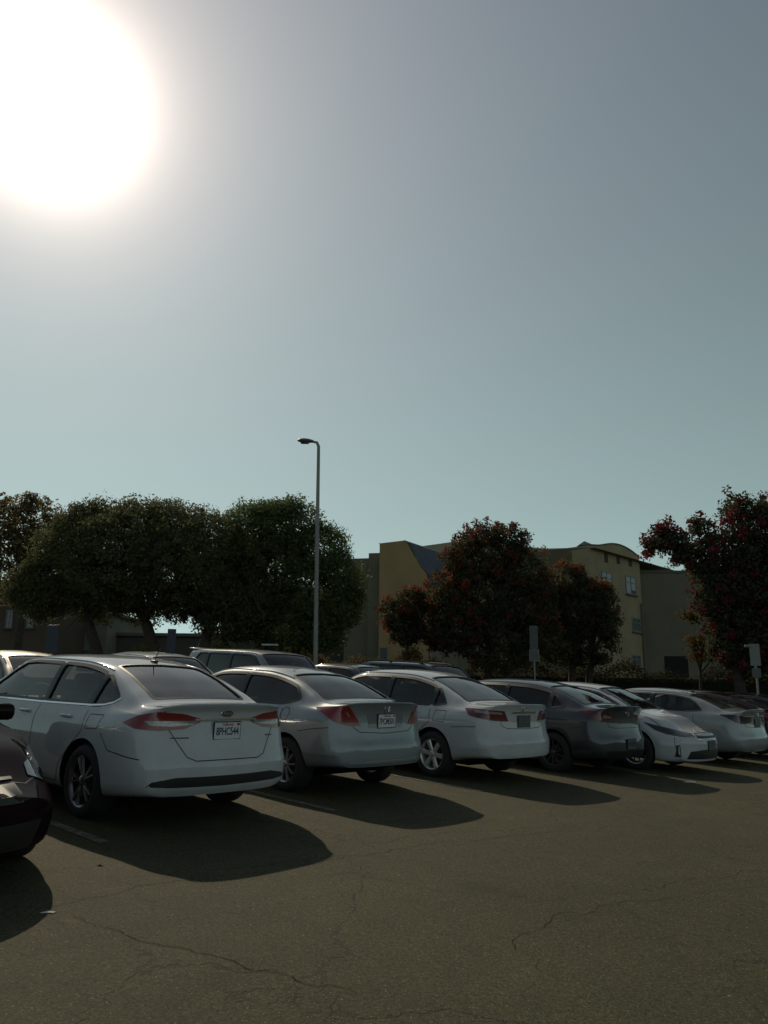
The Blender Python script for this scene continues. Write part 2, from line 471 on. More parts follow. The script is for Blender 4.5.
def tyre_mesh(R, r, w, dirn=1):
    mb = MB(); h = w/2
    # outer face at y=0 (toward +y), body to -w
    prof = [(r*.98, -.012), (r*1.02, .004), (r+(R-r)*.45, .012), (R-.03, .004), (R-.008, -.014), (R, -.035), (R, -w+.035), (R-.008, -w+.014), (R-.03, -w), (r*1.02, -w), (r*.98, -w+.02)]
    mb.lathe(prof, 48)
    if dirn < 0:
        mb.v = [(x, -y, z) for x, y, z in mb.v]; mb.f = [f[::-1] for f in mb.f]
    return mb

def build_car(S, label, loc, ang, name='parked_car', cat='car', group=None, pitch=0.0):
    """loc = point on the ground below the middle of the rear bumper (or nose if S flipped by caller)"""
    C = Car(S); L, W, H = C.L, C.W, C.H
    root = empty(name, loc, 0, label, cat, group)
    root.rotation_euler = (0, pitch, ang)
    P = S['paint']
    R = S['tyre']; ro, wbase = S['ro'], S['wbase']
    wheels = [(ro, 1), (ro, -1), (ro+wbase, 1), (ro+wbase, -1)]
    # ---- body shell: skin minus cabin, window openings and wheel wells
    body = bpy.data.objects.new('body', C.me); COL.objects.link(body)
    cuts = []
    us = [S['rb']-.02+(S['wb']+.02-S['rb'])*i/28 for i in range(29)]
    vs = []; n = 0
    for u in us:
        zc = C.zc(u); zr = zc-C.drop(u); zt = min(C.zbelt(u), zr-.02); wbt = C.wbelt(u)*C.Wf(u)-.055; wr = C.wr(u)-.035
        top = zc-.045
        half = [(0, .42), (wbt, .42), (wbt, min(zt, top-.05)), (min(wr, wbt-.01), min(zr-.045, top-.02)), (0, top)]
        ring = half+[(-half[3][0], half[3][1]), (-half[2][0], half[2][1]), (-half[1][0], half[1][1])]
        n = len(ring); vs += [(u, v, z) for v, z in ring]
    fs = [tuple(range(n)), tuple((len(us)-1)*n+k for k in range(n-1, -1, -1))]
    for i in range(len(us)-1):
        for k in range(n): fs.append((i*n+k, i*n+(k+1) % n, (i+1)*n+(k+1) % n, (i+1)*n+k))
    see = S.get('cabin', True)
    if see:
        cuts.append(mk(vs, fs))
        for poly in S['side']: cuts.append(mk(*prism(rounded(poly, S.get('sr', .03)), 'L', -1.6, 1.6)))
        cuts.append(mk(*prism(rounded(S['back'], .05), 'T', .8, 2.5)))
        cuts.append(mk(*prism(rounded(S['front'], .05), 'T', .75, 2.5)))
    Ra = R+.045
    for (u, sg) in wheels:
        vs = []; k = 40
        y0, y1 = (W-.30)*sg, (W+.3)*sg
        for y in (y0, y1):
            for i in range(k): vs.append((u+Ra*math.cos(2*math.pi*i/k), y, R+.01+Ra*math.sin(2*math.pi*i/k)))
        fs = [tuple(range(k)), tuple(range(2*k-1, k-1, -1))]+[(i, (i+1) % k, k+(i+1) % k, k+i) for i in range(k)]
        cuts.append(mk(vs, fs))
    for c in cuts:
        md = body.modifiers.new('b', 'BOOLEAN'); md.object = c; md.operation = 'DIFFERENCE'; md.solver = 'EXACT'
    dg = bpy.context.evaluated_depsgraph_get()
    me = bpy.data.meshes.new_from_object(body.evaluated_get(dg))
    if len(me.polygons) < .6*len(C.me.polygons):      # a cut failed: take the cuts one by one and drop the bad one
        print('BOOLEAN RETRY', label)
        body.modifiers.clear(); cur = C.me
        for c in cuts:
            body.data = cur; md = body.modifiers.new('b', 'BOOLEAN'); md.object = c; md.operation = 'DIFFERENCE'; md.solver = 'EXACT'
            nx = bpy.data.meshes.new_from_object(body.evaluated_get(bpy.context.evaluated_depsgraph_get())); body.modifiers.clear()
            if len(nx.polygons) > .8*len(cur.polygons): cur = nx
            else: print('dropped a cut')
        me = cur
    bpy.data.objects.remove(body)
    for c in cuts: bpy.data.objects.remove(c)
    mb = MB(); V = [v.co.copy() for v in me.vertices]
    # faces inside the shell become cabin lining or wheel well
    fl = []; ml = []
    for p in me.polygons:
        c = p.center; q = C.bvh.find_nearest(c)
        inner = q[3] > .004
        mi = 0
        if inner:
            mi = 3 if any(math.hypot(c.x-u, c.z-R) < Ra+.02 and c.z < .85 and c.y*sg > W-.34 for u, sg in wheels) else 2
            if q[3] < .05 and mi == 2: mi = 1
        fl.append(list(p.vertices)); ml.append(mi)
    base = 0; mb.v = [tuple(C.loc(p)) for p in V]; mb.f = [tuple(f) for f in fl]; mb.m = ml
    # ---- seams and window trims belong to the body
    trim = S.get('trim', 1)
    for poly in S['side']:
        C.ribbon('L', rounded(poly, .03), w=.03, off=.003, closed=True, mirror=True, mb=mb, m=1)
        if not see: C.patch('L', rounded(poly, .03), off=.002, thick=0, mirror=True, mb=mb, m=2)
    for pu in (S['win'][1] if 'win' in S else []):
        z0 = C.zbelt(pu)+.035; z1 = C.zc(pu)-C.drop(pu)-S.get('wtop', .045)-.005
        C.ribbon('L', [(pu, z0), (pu, z1)], w=.062, off=.0045, mirror=True, mb=mb, m=1)
    if S.get('chrome_belt'):
        C.ribbon('L', S['chrome_belt'], w=.016, off=.006, mirror=True, mb=mb, m=4)
    C.ribbon('T', rounded(S['back'], .05), w=.03, off=.003, closed=True, mb=mb, m=1)
    C.ribbon('T', rounded(S['front'], .05), w=.03, off=.003, closed=True, mb=mb, m=1)
    for sm in S.get('seams', []): C.ribbon(sm[0], sm[1], w=.009, mirror=sm[0] in ('L', 'RC', 'FC'), mb=mb, m=1)
    for u in (ro, ro+wbase):
        pass
    # glossy tubes added along the roof edges to catch sun glints
    for sg in (1, -1):
        pts = []
        for i in range(25):
            u = S['rt']-.15+(S['wt']+.30-S['rt']+.15)*i/24; v = C.wr(u)-.004; p, nn = C.hit('T', u, v); pts.append(C.loc((u, v*sg, p.z+.002)))
        mb.tube(pts, .009, 8, m=5)
    # underbody pan
    mb.box(C.loc((L/2, 0, .24)), (L-1.2, W*1.3, .06), 3)
    bo = mb.build('body', [P, M_BLACK if trim else P, M_CAB, M_DARKWELL, M_CHROME, M_GLINT], root, recalc=False)
    mesh = bo.data; mesh.polygons.foreach_set('use_smooth', [True]*len(mesh.polygons)); mesh.set_sharp_from_angle(angle=rad(48))
    # ---- glass
    gs = S.get('glass', G_CLEAR); gr = S.get('rglass', G_REAR)
    def grow(poly, d):
        cx = sum(p[0] for p in poly)/len(poly); cy = sum(p[1] for p in poly)/len(poly)
        out = []
        for i, p in enumerate(poly):
            a = Vector(poly[i-1]); b = Vector(poly[(i+1) % len(poly)]); q = Vector(p)-Vector((cx, cy)); out.append(tuple(Vector(p)+q.normalized()*d))
        return out
    if see:
        for poly in S['side']:
            for sgn in (1, -1):
                g = C.patch('L', grow(poly, .015), off=-.012, thick=0, step=.07)
                if sgn < 0: g.v = [(x, -y, z) for x, y, z in g.v]
                g.build('side_window', gs, root, smooth=40)
        C.patch('T', grow(S['back'], .015), off=-.010, thick=0, step=.07).build('rear_window', gr, root, smooth=40)
        C.patch('T', grow(S['front'], .015), off=-.010, thick=0, step=.07).build('windshield', G_CLEAR, root, smooth=40)
        # cabin fittings
        sm = S.get('seat', M_SEAT); fu = S['wt']-.75
        for sgn in (1, -1):
            b = MB(); b.rbox(C.loc((fu+.30, .37*sgn, .52)), (.52, .48, .16), .05)
            b.rbox(C.loc((fu-.02, .37*sgn, .82)), (.13, .46, .58), .06, rot=Matrix.Rotation(rad(-14), 3, 'Y'))
            st = b.build('seat', sm, root, smooth=50)
            b = MB(); b.rbox(C.loc((fu-.13, .37*sgn, 1.20)), (.10, .26, .18), .045); b.tube([C.loc((fu-.11, .37*sgn-.06, 1.02)), C.loc((fu-.13, .37*sgn-.06, 1.16))], .007, 6); b.tube([C.loc((fu-.11, .37*sgn+.06, 1.02)), C.loc((fu-.13, .37*sgn+.06, 1.16))], .007, 6)
            b.build('headrest', sm, st, smooth=50)
        b = MB(); ru = S['rt']-.05
        b.rbox(C.loc((ru+.28, 0, .50)), (.55, 1.25, .16), .05); b.rbox(C.loc((ru-.03, 0, .78)), (.14, 1.25, .55), .06, rot=Matrix.Rotation(rad(-20), 3, 'Y'))
        st = b.build('rear_seat', sm, root, smooth=50)
        for y in (-.38, .38):
            b = MB(); b.rbox(C.loc((ru-.14, y, 1.09)), (.09, .25, .13), .04); b.build('headrest', sm, st, smooth=50)
        b = MB(); b.rbox(C.loc((S['wt']+.38, 0, .84)), (.45, 1.34, .24), .08); b.build('dashboard', M_CAB, root, smooth=50)
        b = MB(); b.lathe([(.175, -.012), (.190, 0), (.175, .012), (.160, 0)], 28, axis='z', closed=True); b.box((0, 0, -.02), (.34, .04, .02)); b.box((0, -.08, -.02), (.04, .16, .02)); 
        sw = b.build('steering_wheel', M_CAB, root, smooth=60); sw.location = C.loc((S['wt']+.08, .37, .96)); sw.rotation_euler = (0, rad(-66), 0)
        b = MB(); b.rbox(C.loc((S['wt']-.16, 0, H-.19)), (.04, .22, .06), .015); b.build('inside_mirror', M_CAB, root, smooth=60)
    # ---- mirrors
    if S.get('mirrors', True):
        for sgn in (1, -1):
            b = MB(); u = S['wt']+.30; y = (C.wbelt(u)*W+.10)*sgn
            b.rbox(C.loc((u, y, S['bf']+.09)), (.11, .21, .14), .045, rot=Matrix.Rotation(rad(-12*sgn), 3, 'Z'))
            b.tube([C.loc((u+.02, y-.13*sgn, S['bf']-.0)), C.loc((u+.01, y-.04*sgn, S['bf']+.06))], [.03, .025], 8)
            mo = b.build('door_mirror', P, root, smooth=50)
            b = MB(); b.rbox(C.loc((u-.057, y, S['bf']+.09)), (.006, .17, .105), .002, rot=Matrix.Rotation(rad(-12*sgn), 3, 'Z')); b.build('mirror_glass', M_CHROME, mo)
    # ---- wheels
    tw = S.get('tw', .215); rr = S['rim']
    for (u, sg) in wheels:
        t = tyre_mesh(R, rr, tw, sg).build('wheel', M_RUBBER, root, smooth=35)
        t.location = C.loc((u, (W-.028)*sg, R)); 
        r_ = rim_mesh(S['rimstyle'], rr, sg).build('rim', [S.get('rimmat', M_ALLOY), M_DISC], t, smooth=35)
        r_.rotation_euler = (0, random.uniform(0, 1.2) if not S.get('rimrot') else S['rimrot'], 0)
    # ---- handles
    for hu, hz in S.get('handles', []):
        for sg in (1, -1):
            p, nn = C.hit('L', hu, hz); b = MB(); p = Vector((p.x, p.y*sg, p.z)); 
            b.rbox(C.loc(p)+Vector((0, .018*sg, 0)), (.20, .022, .028), .009); b.box(C.loc(p)+Vector((-.085, .002*sg, 0)), (.03, .02, .022)); b.box(C.loc(p)+Vector((.085, .002*sg, 0)), (.03, .02, .022))
            b.build('door_handle', P, root, smooth=50)
    # ---- lamps and everything listed as patches
    for item in S.get('lamps', []):
        nm, mode, poly, m_ = item[:4]; off = item[4] if len(item) > 4 else .004
        for sgn in (1, -1):
            g = C.patch(mode, poly, off=off, step=.04, round_=.015)
            if sgn < 0: g.v = [(x, -y, z) for x, y, z in g.v]
            lo = g.build(nm, m_, root, smooth=45)
            for sub in item[5:] if len(item) > 5 else []:
                g = C.patch(sub[1], sub[2], off=off+.004, step=.04, round_=.01, thick=.006)
                if sgn < 0: g.v = [(x, -y, z) for x, y, z in g.v]
                g.build(sub[0], sub[3], lo, smooth=45)
    for item in S.get('pieces', []):
        nm, mode, poly, m_, off = item[:5]
        C.patch(mode, poly, off=off, step=.06, round_=item[5] if len(item) > 5 else .01, thick=item[6] if len(item) > 6 else .014).build(nm, m_, root, smooth=40)
    # ---- number plate
    for pl in S.get('plates', []):
        mode, z, txt, pm = pl
        h, nn = C.hit(mode, 0, z); c = C.loc(h); sgn = -1 if mode == 'R' else 1
        b = MB(); b.rbox((c.x+.010*sgn, c.y, c.z), (.012, .325, .172), .004, m=1); b.box((c.x+.0165*sgn, c.y, c.z), (.004, .305, .152))
        po = b.build('licence_plate', [pm, M_BLACK], root)
        if txt:
            rot = (rad(90), 0, rad(-90 if mode == 'R' else 90))
            text_obj('plate_number', txt, .098, M_BLUE, po, (c.x+.0192*sgn, c.y, c.z-.008), rot, width=.265)
            text_obj('plate_state_name', 'California', .034, M_REDINK, po, (c.x+.0192*sgn, c.y, c.z+.058), rot)
            b = MB()
            b.box((c.x+.0192*sgn, c.y+.125*sgn, c.z+.058), (.001, .035, .022)); b.build('plate_sticker', M_REDINK, po)
    # ---- roof antenna
    if S.get('antenna'):
        u = S['antenna']; z = C.zc(u); c = C.loc((u, 0, z)); b = MB()
        b.rbox((c.x, 0, c.z+.008), (.10, .045, .03), .012); b.tube([(c.x+.01, 0, c.z+.015), (c.x-.10, 0, c.z+.16)] if not S.get('ant_fwd') else [(c.x, 0, c.z+.015), (c.x-.08, 0, c.z+.18)], [.006, .004], 6)
        b.build('antenna', M_BLACK, root, smooth=40)
    # ---- custom extras
    for fn in S.get('extras', []): fn(C, root, S)
    return root, C

def place(S, label, rear, th, **k):
    """rear bumper centre at 'rear', nose pointing th left of the view"""
    f = Vector((-math.sin(th), math.cos(th), 0)); c = Vector((rear[0], rear[1], 0))+f*S['L']/2
    c.z = gh(c.x, c.y)
    return build_car(S, label, c, math.pi/2+th, pitch=-SLOPE, **k)
def place_nose(S, label, nose, th, **k):
    """nose centre at 'nose', nose pointing opposite to th (backed in)"""
    f = -Vector((-math.sin(th), math.cos(th), 0)); c = Vector((nose[0], nose[1], 0))-f*S['L']/2
    c.z = gh(c.x, c.y)
    return build_car(S, label, c, math.pi/2+th+math.pi, pitch=SLOPE, **k)

def sedan(**k):
    S = dict(L=4.87, W=1.852, H=1.478, td=1.09, rb=.62, rt=1.42, ap=2.25, wt=3.02, wb=3.80, hb=1.0, hf=.72, br=1.0, bf=.94,
             tyre=.335, rim=.235, ro=1.06, wbase=2.85, rimstyle='split', handles=[], trim=1)
    S.update(k); return S

def side_windows(C_br, C_bf, zt_r, zt_f, a, b, c, d, e, f):
    pass

ASPH=(.049,.046,.0215); 
# ------------------------------------------------------------------ daylight
SUN_DIR = ray(52, 100).normalized()
EL = math.asin(SUN_DIR.z); AZ = math.atan2(SUN_DIR.x, SUN_DIR.y)
world = bpy.data.worlds.new('World'); scene.world = world; world.use_nodes = True
nt = world.node_tree; nt.nodes.clear()
def N(t, **k):
    n = nt.nodes.new(t)
    for a, b in k.items(): setattr(n, a, b)
    return n
def mth(op, a, b=None, c=None, clamp=False):
    n = N('ShaderNodeMath', operation=op); n.use_clamp = clamp
    for i, x in enumerate((a, b, c)):
        if x is None: continue
        if hasattr(x, 'node'): nt.links.new(x, n.inputs[i])
        else: n.inputs[i].default_value = x
    return n.outputs[0]
wo = N('ShaderNodeOutputWorld'); bg = N('ShaderNodeBackground'); sky = N('ShaderNodeTexSky', sky_type='NISHITA')
sky.sun_disc = False; sky.sun_elevation = EL; sky.sun_rotation = AZ; sky.air_density = 1.0; sky.dust_density = 1.0; sky.ozone_density = 1.5; sky.altitude = 20
tc = N('ShaderNodeTexCoord'); dot = N('ShaderNodeVectorMath', operation='DOT_PRODUCT'); nrm = N('ShaderNodeVectorMath', operation='NORMALIZE')
nt.links.new(tc.outputs['Generated'], nrm.inputs[0]); nt.links.new(nrm.outputs[0], dot.inputs[0]); dot.inputs[1].default_value = SUN_DIR
ang = mth('MULTIPLY', mth('ARCCOSINE', mth('MINIMUM', dot.outputs['Value'], .99999)), 180/math.pi)
sep = N('ShaderNodeSeparateXYZ'); nt.links.new(nrm.outputs[0], sep.inputs[0])
# hazy aureole round the sun
am_ = mth('MAXIMUM', ang, .5)
cr3 = [mth('MINIMUM', mth('POWER', mth('DIVIDE', k_, am_), p_), 5.0) for k_, p_ in ((5.0, 2.55), (4.6, 2.75), (4.3, 2.85))]
cmb = N('ShaderNodeCombineXYZ')
for i_ in range(3): nt.links.new(cr3[i_], cmb.inputs[i_])
halo = mth('MULTIPLY', mth('POWER', 2.718, mth('MULTIPLY', ang, -1/19.0)), .40)
def scalecol(col, f):
    n = N('ShaderNodeVectorMath', operation='SCALE'); n.inputs[0].default_value = col; nt.links.new(f, n.inputs['Scale']); return n.outputs[0]
def addv(a, b):
    n = N('ShaderNodeVectorMath', operation='ADD'); nt.links.new(a, n.inputs[0]); nt.links.new(b, n.inputs[1]); return n.outputs[0]
# thin haze: paler and greener low down, grey blue overhead
hz = mth('POWER', 2.718, mth('MULTIPLY', mth('MAXIMUM', sep.outputs['Z'], 0), -2.7))
# the Nishita sky, with its very bright part round the sun rolled off as haze does
mulv = N('ShaderNodeVectorMath', operation='SCALE'); nt.links.new(sky.outputs[0], mulv.inputs[0]); mulv.inputs['Scale'].default_value = .05
den = N('ShaderNodeVectorMath', operation='MULTIPLY_ADD'); nt.links.new(mulv.outputs[0], den.inputs[0]); den.inputs[1].default_value = (15, 11, 9); den.inputs[2].default_value = (1, 1, 1)
dv = N('ShaderNodeVectorMath', operation='DIVIDE'); nt.links.new(mulv.outputs[0], dv.inputs[0]); nt.links.new(den.outputs[0], dv.inputs[1])
# haze scatters forward: the sky is much dimmer away from the sun
fw_ = mth('ADD', .72, mth('MULTIPLY', mth('POWER', mth('MULTIPLY', mth('ADD', dot.outputs['Value'], 1.0), .5), 2.2), .62))
fz_ = mth('ADD', .36, mth('MULTIPLY', mth('POWER', mth('MULTIPLY', mth('ADD', dot.outputs['Value'], 1.0), .5), 5.0), .8))
def sv_(v, f):
    n = N('ShaderNodeVectorMath', operation='SCALE'); nt.links.new(v, n.inputs[0]); nt.links.new(f, n.inputs['Scale']); return n.outputs[0]
zen_ = addv(dv.outputs[0], scalecol((.020, .024, .070), mth('ADD', 1.0, mth('MULTIPLY', hz, -.3))))
# the clear sky opposite the sun: bluer and fairly even
bk_ = mth('MULTIPLY', mth('MAXIMUM', mth('MULTIPLY', dot.outputs['Value'], -1.0), 0.0), 1.0)
SKY = addv(addv(sv_(scalecol((.335, .49, .435), hz), fw_), sv_(zen_, fz_)), scalecol((.20, .205, .215), mth('POWER', bk_, .6)))
tot = addv(addv(SKY, cmb.outputs[0]), scalecol((1.0, .94, .82), halo))
nt.links.new(tot, bg.inputs[0]); bg.inputs[1].default_value = 1.0
nt.links.new(bg.outputs[0], wo.inputs[0])
sl = bpy.data.lights.new('sun', 'SUN'); sl.energy = 2.7; sl.angle = rad(.53); sl.color = (1, .85, .62)
so = bpy.data.objects.new('sun', sl); COL.objects.link(so); so.rotation_euler = (-SUN_DIR).to_track_quat('-Z', 'Y').to_euler(); so.location = (0, 0, 20)
scene.view_settings.view_transform = 'Standard'; scene.view_settings.look = 'None'; scene.view_settings.exposure = 0
scene.cycles.max_bounces = 12; scene.cycles.diffuse_bounces = 7; scene.cycles.transparent_max_bounces = 16; scene.cycles.caustics_reflective = False; scene.cycles.caustics_refractive = False
scene.cycles.sample_clamp_indirect = 4

# ------------------------------------------------------------------ ground
def asphalt():
    m = bpy.data.materials.new('worn asphalt'); m.use_nodes = True; nt = m.node_tree; b = nt.nodes['Principled BSDF']
    def NN(t, **k):
        n = nt.nodes.new(t)
        for a, c in k.items(): setattr(n, a, c)
        return n
    L = nt.links.new
    geo = NN('ShaderNodeNewGeometry'); pos = geo.outputs['Position']
    def noise(sc, det=6, ro_=.6, dist=0):
        n = NN('ShaderNodeTexNoise'); n.inputs['Scale'].default_value = sc; n.inputs['Detail'].default_value = det; n.inputs['Roughness'].default_value = ro_; n.inputs['Distortion'].default_value = dist; L(pos, n.inputs['Vector']); return n.outputs['Fac']
    def mr(x, a, b_, c, d):
        n = NN('ShaderNodeMapRange'); n.inputs[1].default_value = a; n.inputs[2].default_value = b_; n.inputs[3].default_value = c; n.inputs[4].default_value = d; L(x, n.inputs[0]); return n.outputs[0]
    def ma(op, a, c):
        n = NN('ShaderNodeMath', operation=op)
        for i, x in enumerate((a, c)):
            if hasattr(x, 'node'): L(x, n.inputs[i])
            else: n.inputs[i].default_value = x
        return n.outputs[0]
    # mottling, stones, cracks
    big = mr(noise(.30, 5), .3, .7, .80, 1.20); mid = mr(noise(3.0, 7, .7), .3, .7, .84, 1.16)
    fine = ma('MULTIPLY', mr(noise(48, 4, .85), .36, .64, .34, 1.80), mr(noise(130, 2, .8), .38, .62, .6, 1.4))
    vor = NN('ShaderNodeTexVoronoi'); vor.inputs['Scale'].default_value = 60; L(pos, vor.inputs['Vector'])
    stone = mr(vor.outputs['Distance'], .12, .30, 1.0, 0.0)
    wn = NN('ShaderNodeSeparateColor'); L(vor.outputs['Color'], wn.inputs[0])
    pick = mr(wn.outputs[0], .80, .84, 0, 1); stones = ma('MULTIPLY', stone, pick)
    vor3 = NN('ShaderNodeTexVoronoi'); vor3.inputs['Scale'].default_value = 22; L(pos, vor3.inputs['Vector'])
    wn3 = NN('ShaderNodeSeparateColor'); L(vor3.outputs['Color'], wn3.inputs[0])
    bits = ma('MULTIPLY', mr(vor3.outputs['Distance'], .08, .16, 1, 0), mr(wn3.outputs[1], .93, .95, 0, 1))
    # cracks: cell edges wobbled by noise, broken up
    nd = NN('ShaderNodeTexNoise'); nd.inputs['Scale'].default_value = .9; nd.inputs['Detail'].default_value = 9; nd.inputs['Roughness'].default_value = .62; L(pos, nd.inputs['Vector'])
    sb = NN('ShaderNodeVectorMath', operation='SUBTRACT'); L(nd.outputs['Color'], sb.inputs[0]); sb.inputs[1].default_value = (.5, .5, .5)
    sc_ = NN('ShaderNodeVectorMath', operation='SCALE'); L(sb.outputs[0], sc_.inputs[0]); sc_.inputs['Scale'].default_value = .9
    ad = NN('ShaderNodeVectorMath', operation='ADD'); L(pos, ad.inputs[0]); L(sc_.outputs[0], ad.inputs[1])
    ve = NN('ShaderNodeTexVoronoi', feature='DISTANCE_TO_EDGE'); ve.inputs['Scale'].default_value = .42; L(ad.outputs[0], ve.inputs['Vector'])
    crack = ma('MULTIPLY', mr(ve.outputs['Distance'], .0018, .0052, 1, 0), mr(noise(.30, 3), .40, .50, 0, 1))
    ve2 = NN('ShaderNodeTexVoronoi', feature='DISTANCE_TO_EDGE'); ve2.inputs['Scale'].default_value = 1.7; L(ad.outputs[0], ve2.inputs['Vector'])
    crack2 = ma('MULTIPLY', mr(ve2.outputs['Distance'], .004, .012, 1, 0), mr(noise(.45, 2), .58, .64, 0, .35))
    ck = ma('MAXIMUM', crack, crack2)
    k = ma('MULTIPLY', ma('MULTIPLY', big, mid), fine); k = ma('ADD', k, ma('MULTIPLY', stones, 3.6)); k = ma('ADD', k, ma('MULTIPLY', bits, 4.5))
    oil = mr(noise(.9, 4, .5), .60, .72, 1.0, .72); k = ma('MULTIPLY', k, oil)
    k = ma('MULTIPLY', k, ma('SUBTRACT', 1.0, ma('MULTIPLY', ck, .38)))
    sv = NN('ShaderNodeVectorMath', operation='SCALE'); sv.inputs[0].default_value = ASPH; L(k, sv.inputs['Scale'])
    L(sv.outputs[0], b.inputs['Base Color']); b.inputs['Roughness'].default_value = .85; b.inputs['Specular IOR Level'].default_value = .25
    bp = NN('ShaderNodeBump'); bp.inputs['Strength'].default_value = .55; bp.inputs['Distance'].default_value = .006
    hh = ma('SUBTRACT', ma('ADD', fine, ma('MULTIPLY', stones, .6)), ma('MULTIPLY', ck, 3)); L(hh, bp.inputs['Height']); L(bp.outputs[0], b.inputs['Normal'])
    return m
def sp2w(s, r):  # s metres toward the nose, r metres along the row, from the near row's first bumper
    p = P0+FW*s+RW*r; return p
def grid_ground():
    ss = [-60, -22, -15, -8, 0, 5, 10, 11.6, 12, 20, 40, 80, 200, 600, 1500]
    rs = [-1500, -400, -100, -40, -20, -10, -4, 0, 2, 4, 6, 10, 14, 18, 24, 30, 40, 60, 100, 200, 500, 1500]
    ss = [-1500, -300]+ss
    mb = MB(); vs = []
    for a in ss:
        for r in rs:
            p = sp2w(a, r); vs.append((p.x, p.y, gh(p.x, p.y)))
    n = len(rs); fs = [(i*n+j, i*n+j+1, (i+1)*n+j+1, (i+1)*n+j) for i in range(len(ss)-1) for j in range(n-1)]
    mb.add(vs, fs)
    o = mb.build('parking_lot', asphalt(), smooth=30, recalc=False); return o
ground = grid_ground()
bm = bmesh.new(); bm.from_mesh(ground.data)
if sum(f.normal.z for f in bm.faces) < 0: bmesh.ops.reverse_faces(bm, faces=bm.faces[:])
bm.to_mesh(ground.data); bm.free()
tag(ground, 'worn cracked asphalt of the parking lot', kind='structure')
# ------------------------------------------------------------------ painted stall lines
M_LINE = bpy.data.materials.new('worn white line paint'); M_LINE.use_nodes = True
def _line():
    nt = M_LINE.node_tree; b = nt.nodes['Principled BSDF']; g = nt.nodes.new('ShaderNodeNewGeometry'); n = nt.nodes.new('ShaderNodeTexNoise')
    n.inputs['Scale'].default_value = 14; n.inputs['Detail'].default_value = 8; n.inputs['Roughness'].default_value = .75
    nt.links.new(g.outputs['Position'], n.inputs['Vector']); r = nt.nodes.new('ShaderNodeMapRange'); r.inputs[1].default_value = .46; r.inputs[2].default_value = .60
    nt.links.new(n.outputs['Fac'], r.inputs[0]); m = nt.nodes.new('ShaderNodeMix'); m.data_type = 'RGBA'; m.inputs[6].default_value = (.055, .052, .032, 1); m.inputs[7].default_value = (.16, .15, .12, 1)
    nt.links.new(r.outputs[0], m.inputs[0]); nt.links.new(m.outputs[2], b.inputs['Base Color']); b.inputs['Roughness'].default_value = .8
_line()
mb = MB()
for k in range(-3, 14):
    r = -1.22+2.66*k
    for s0, s1 in ((.05, 5.2), (5.32, 10.4)):
        n = 6; vs = []
        for i in range(n+1):
            s = s0+(s1-s0)*i/n
            for dr in (-.05, .05):
                p = P0+FW*s+RW*(r+dr); vs.append((p.x, p.y, gh(p.x, p.y)+.005))
        mb.add(vs, [(2*i, 2*i+1, 2*i+3, 2*i+2) for i in range(n)])
o = mb.build('stall_markings', M_LINE, recalc=False); tag(o, 'worn white lines between the parking stalls', kind='structure')
# long wandering cracks, opened a few millimetres
M_CRACK = mat('crack', (.012, .011, .009), .95, spec=.1)
def gpx(px, py):
    d = ray(px, py); ta = math.tan(SLOPE)
    t = (-ta*(FW.x*P0.x+FW.y*P0.y)-CAM_H)/(d.z-ta*(FW.x*d.x+FW.y*d.y)); return Vector((d.x*t, d.y*t))
crk = MB()
def crack(pts, w, seed, branch=True):
    rnd = random.Random(seed); P = [Vector(p) for p in pts]; out = [P[0]]
    for a, b in zip(P[:-1], P[1:]):
        n = max(2, int((b-a).length/.05)); q = Vector((-(b-a).y, (b-a).x)).normalized(); off = 0
        for i in range(1, n+1):
            off = off*.82+rnd.gauss(0, .016); e = math.sin(math.pi*i/n)
            out.append(a+(b-a)*(i/n)+q*(off*(1 if i < n else 0)+.04*e*math.sin(i*.35+seed)))
    vs = []; n = len(out)
    for i, p in enumerate(out):
        d = (out[min(i+1, n-1)]-out[max(i-1, 0)]).normalized(); q = Vector((-d.y, d.x)); ww = w*(.45+.8*rnd.random())*min(1, min(i, n-1-i)/6+.1)
        for s in (-1, 1): c = p+q*ww*.5*s; vs.append((c.x, c.y, gh(c.x, c.y)+.004))
    crk.add(vs, [(2*i, 2*i+1, 2*i+3, 2*i+2) for i in range(n-1)])
    if branch:
        for k in range(3):
            i = rnd.randrange(5, n-5) if n > 12 else 2; a = out[i]; an = rnd.random()*6.28; L_ = .15+.4*rnd.random(); crack([a, a+Vector((math.cos(an), math.sin(an)))*L_], w*.6, seed+k+1, False)
crack([gpx(*p) for p in ((2, 914), (62, 905), (120, 893), (190, 880), (262, 873), (330, 860), (420, 845), (540, 833), (640, 826))], .005, 1)
crack([gpx(*p) for p in ((72, 912), (130, 937), (190, 950), (240, 965), (296, 981), (352, 990), (372, 1000))], .006, 5)
crack([gpx(*p) for p in ((352, 988), (330, 1006), (322, 1030))], .004, 9, False)
crack([gpx(*p) for p in ((512, 958), (520, 935), (545, 925), (585, 915), (640, 902), (700, 898))], .005, 12)
crack([gpx(*p) for p in ((520, 952), (548, 975), (560, 990))], .004, 14, False)
crack([gpx(*p) for p in ((300, 880), (350, 872), (420, 888), (470, 893), (520, 905))], .004, 17)
crack([gpx(*p) for p in ((620, 895), (690, 880), (768, 872), (840, 868))], .004, 21)
co_ = crk.build('asphalt_cracks', M_CRACK, recalc=False); tag(co_, 'thin dark cracks running through the asphalt', kind='structure')
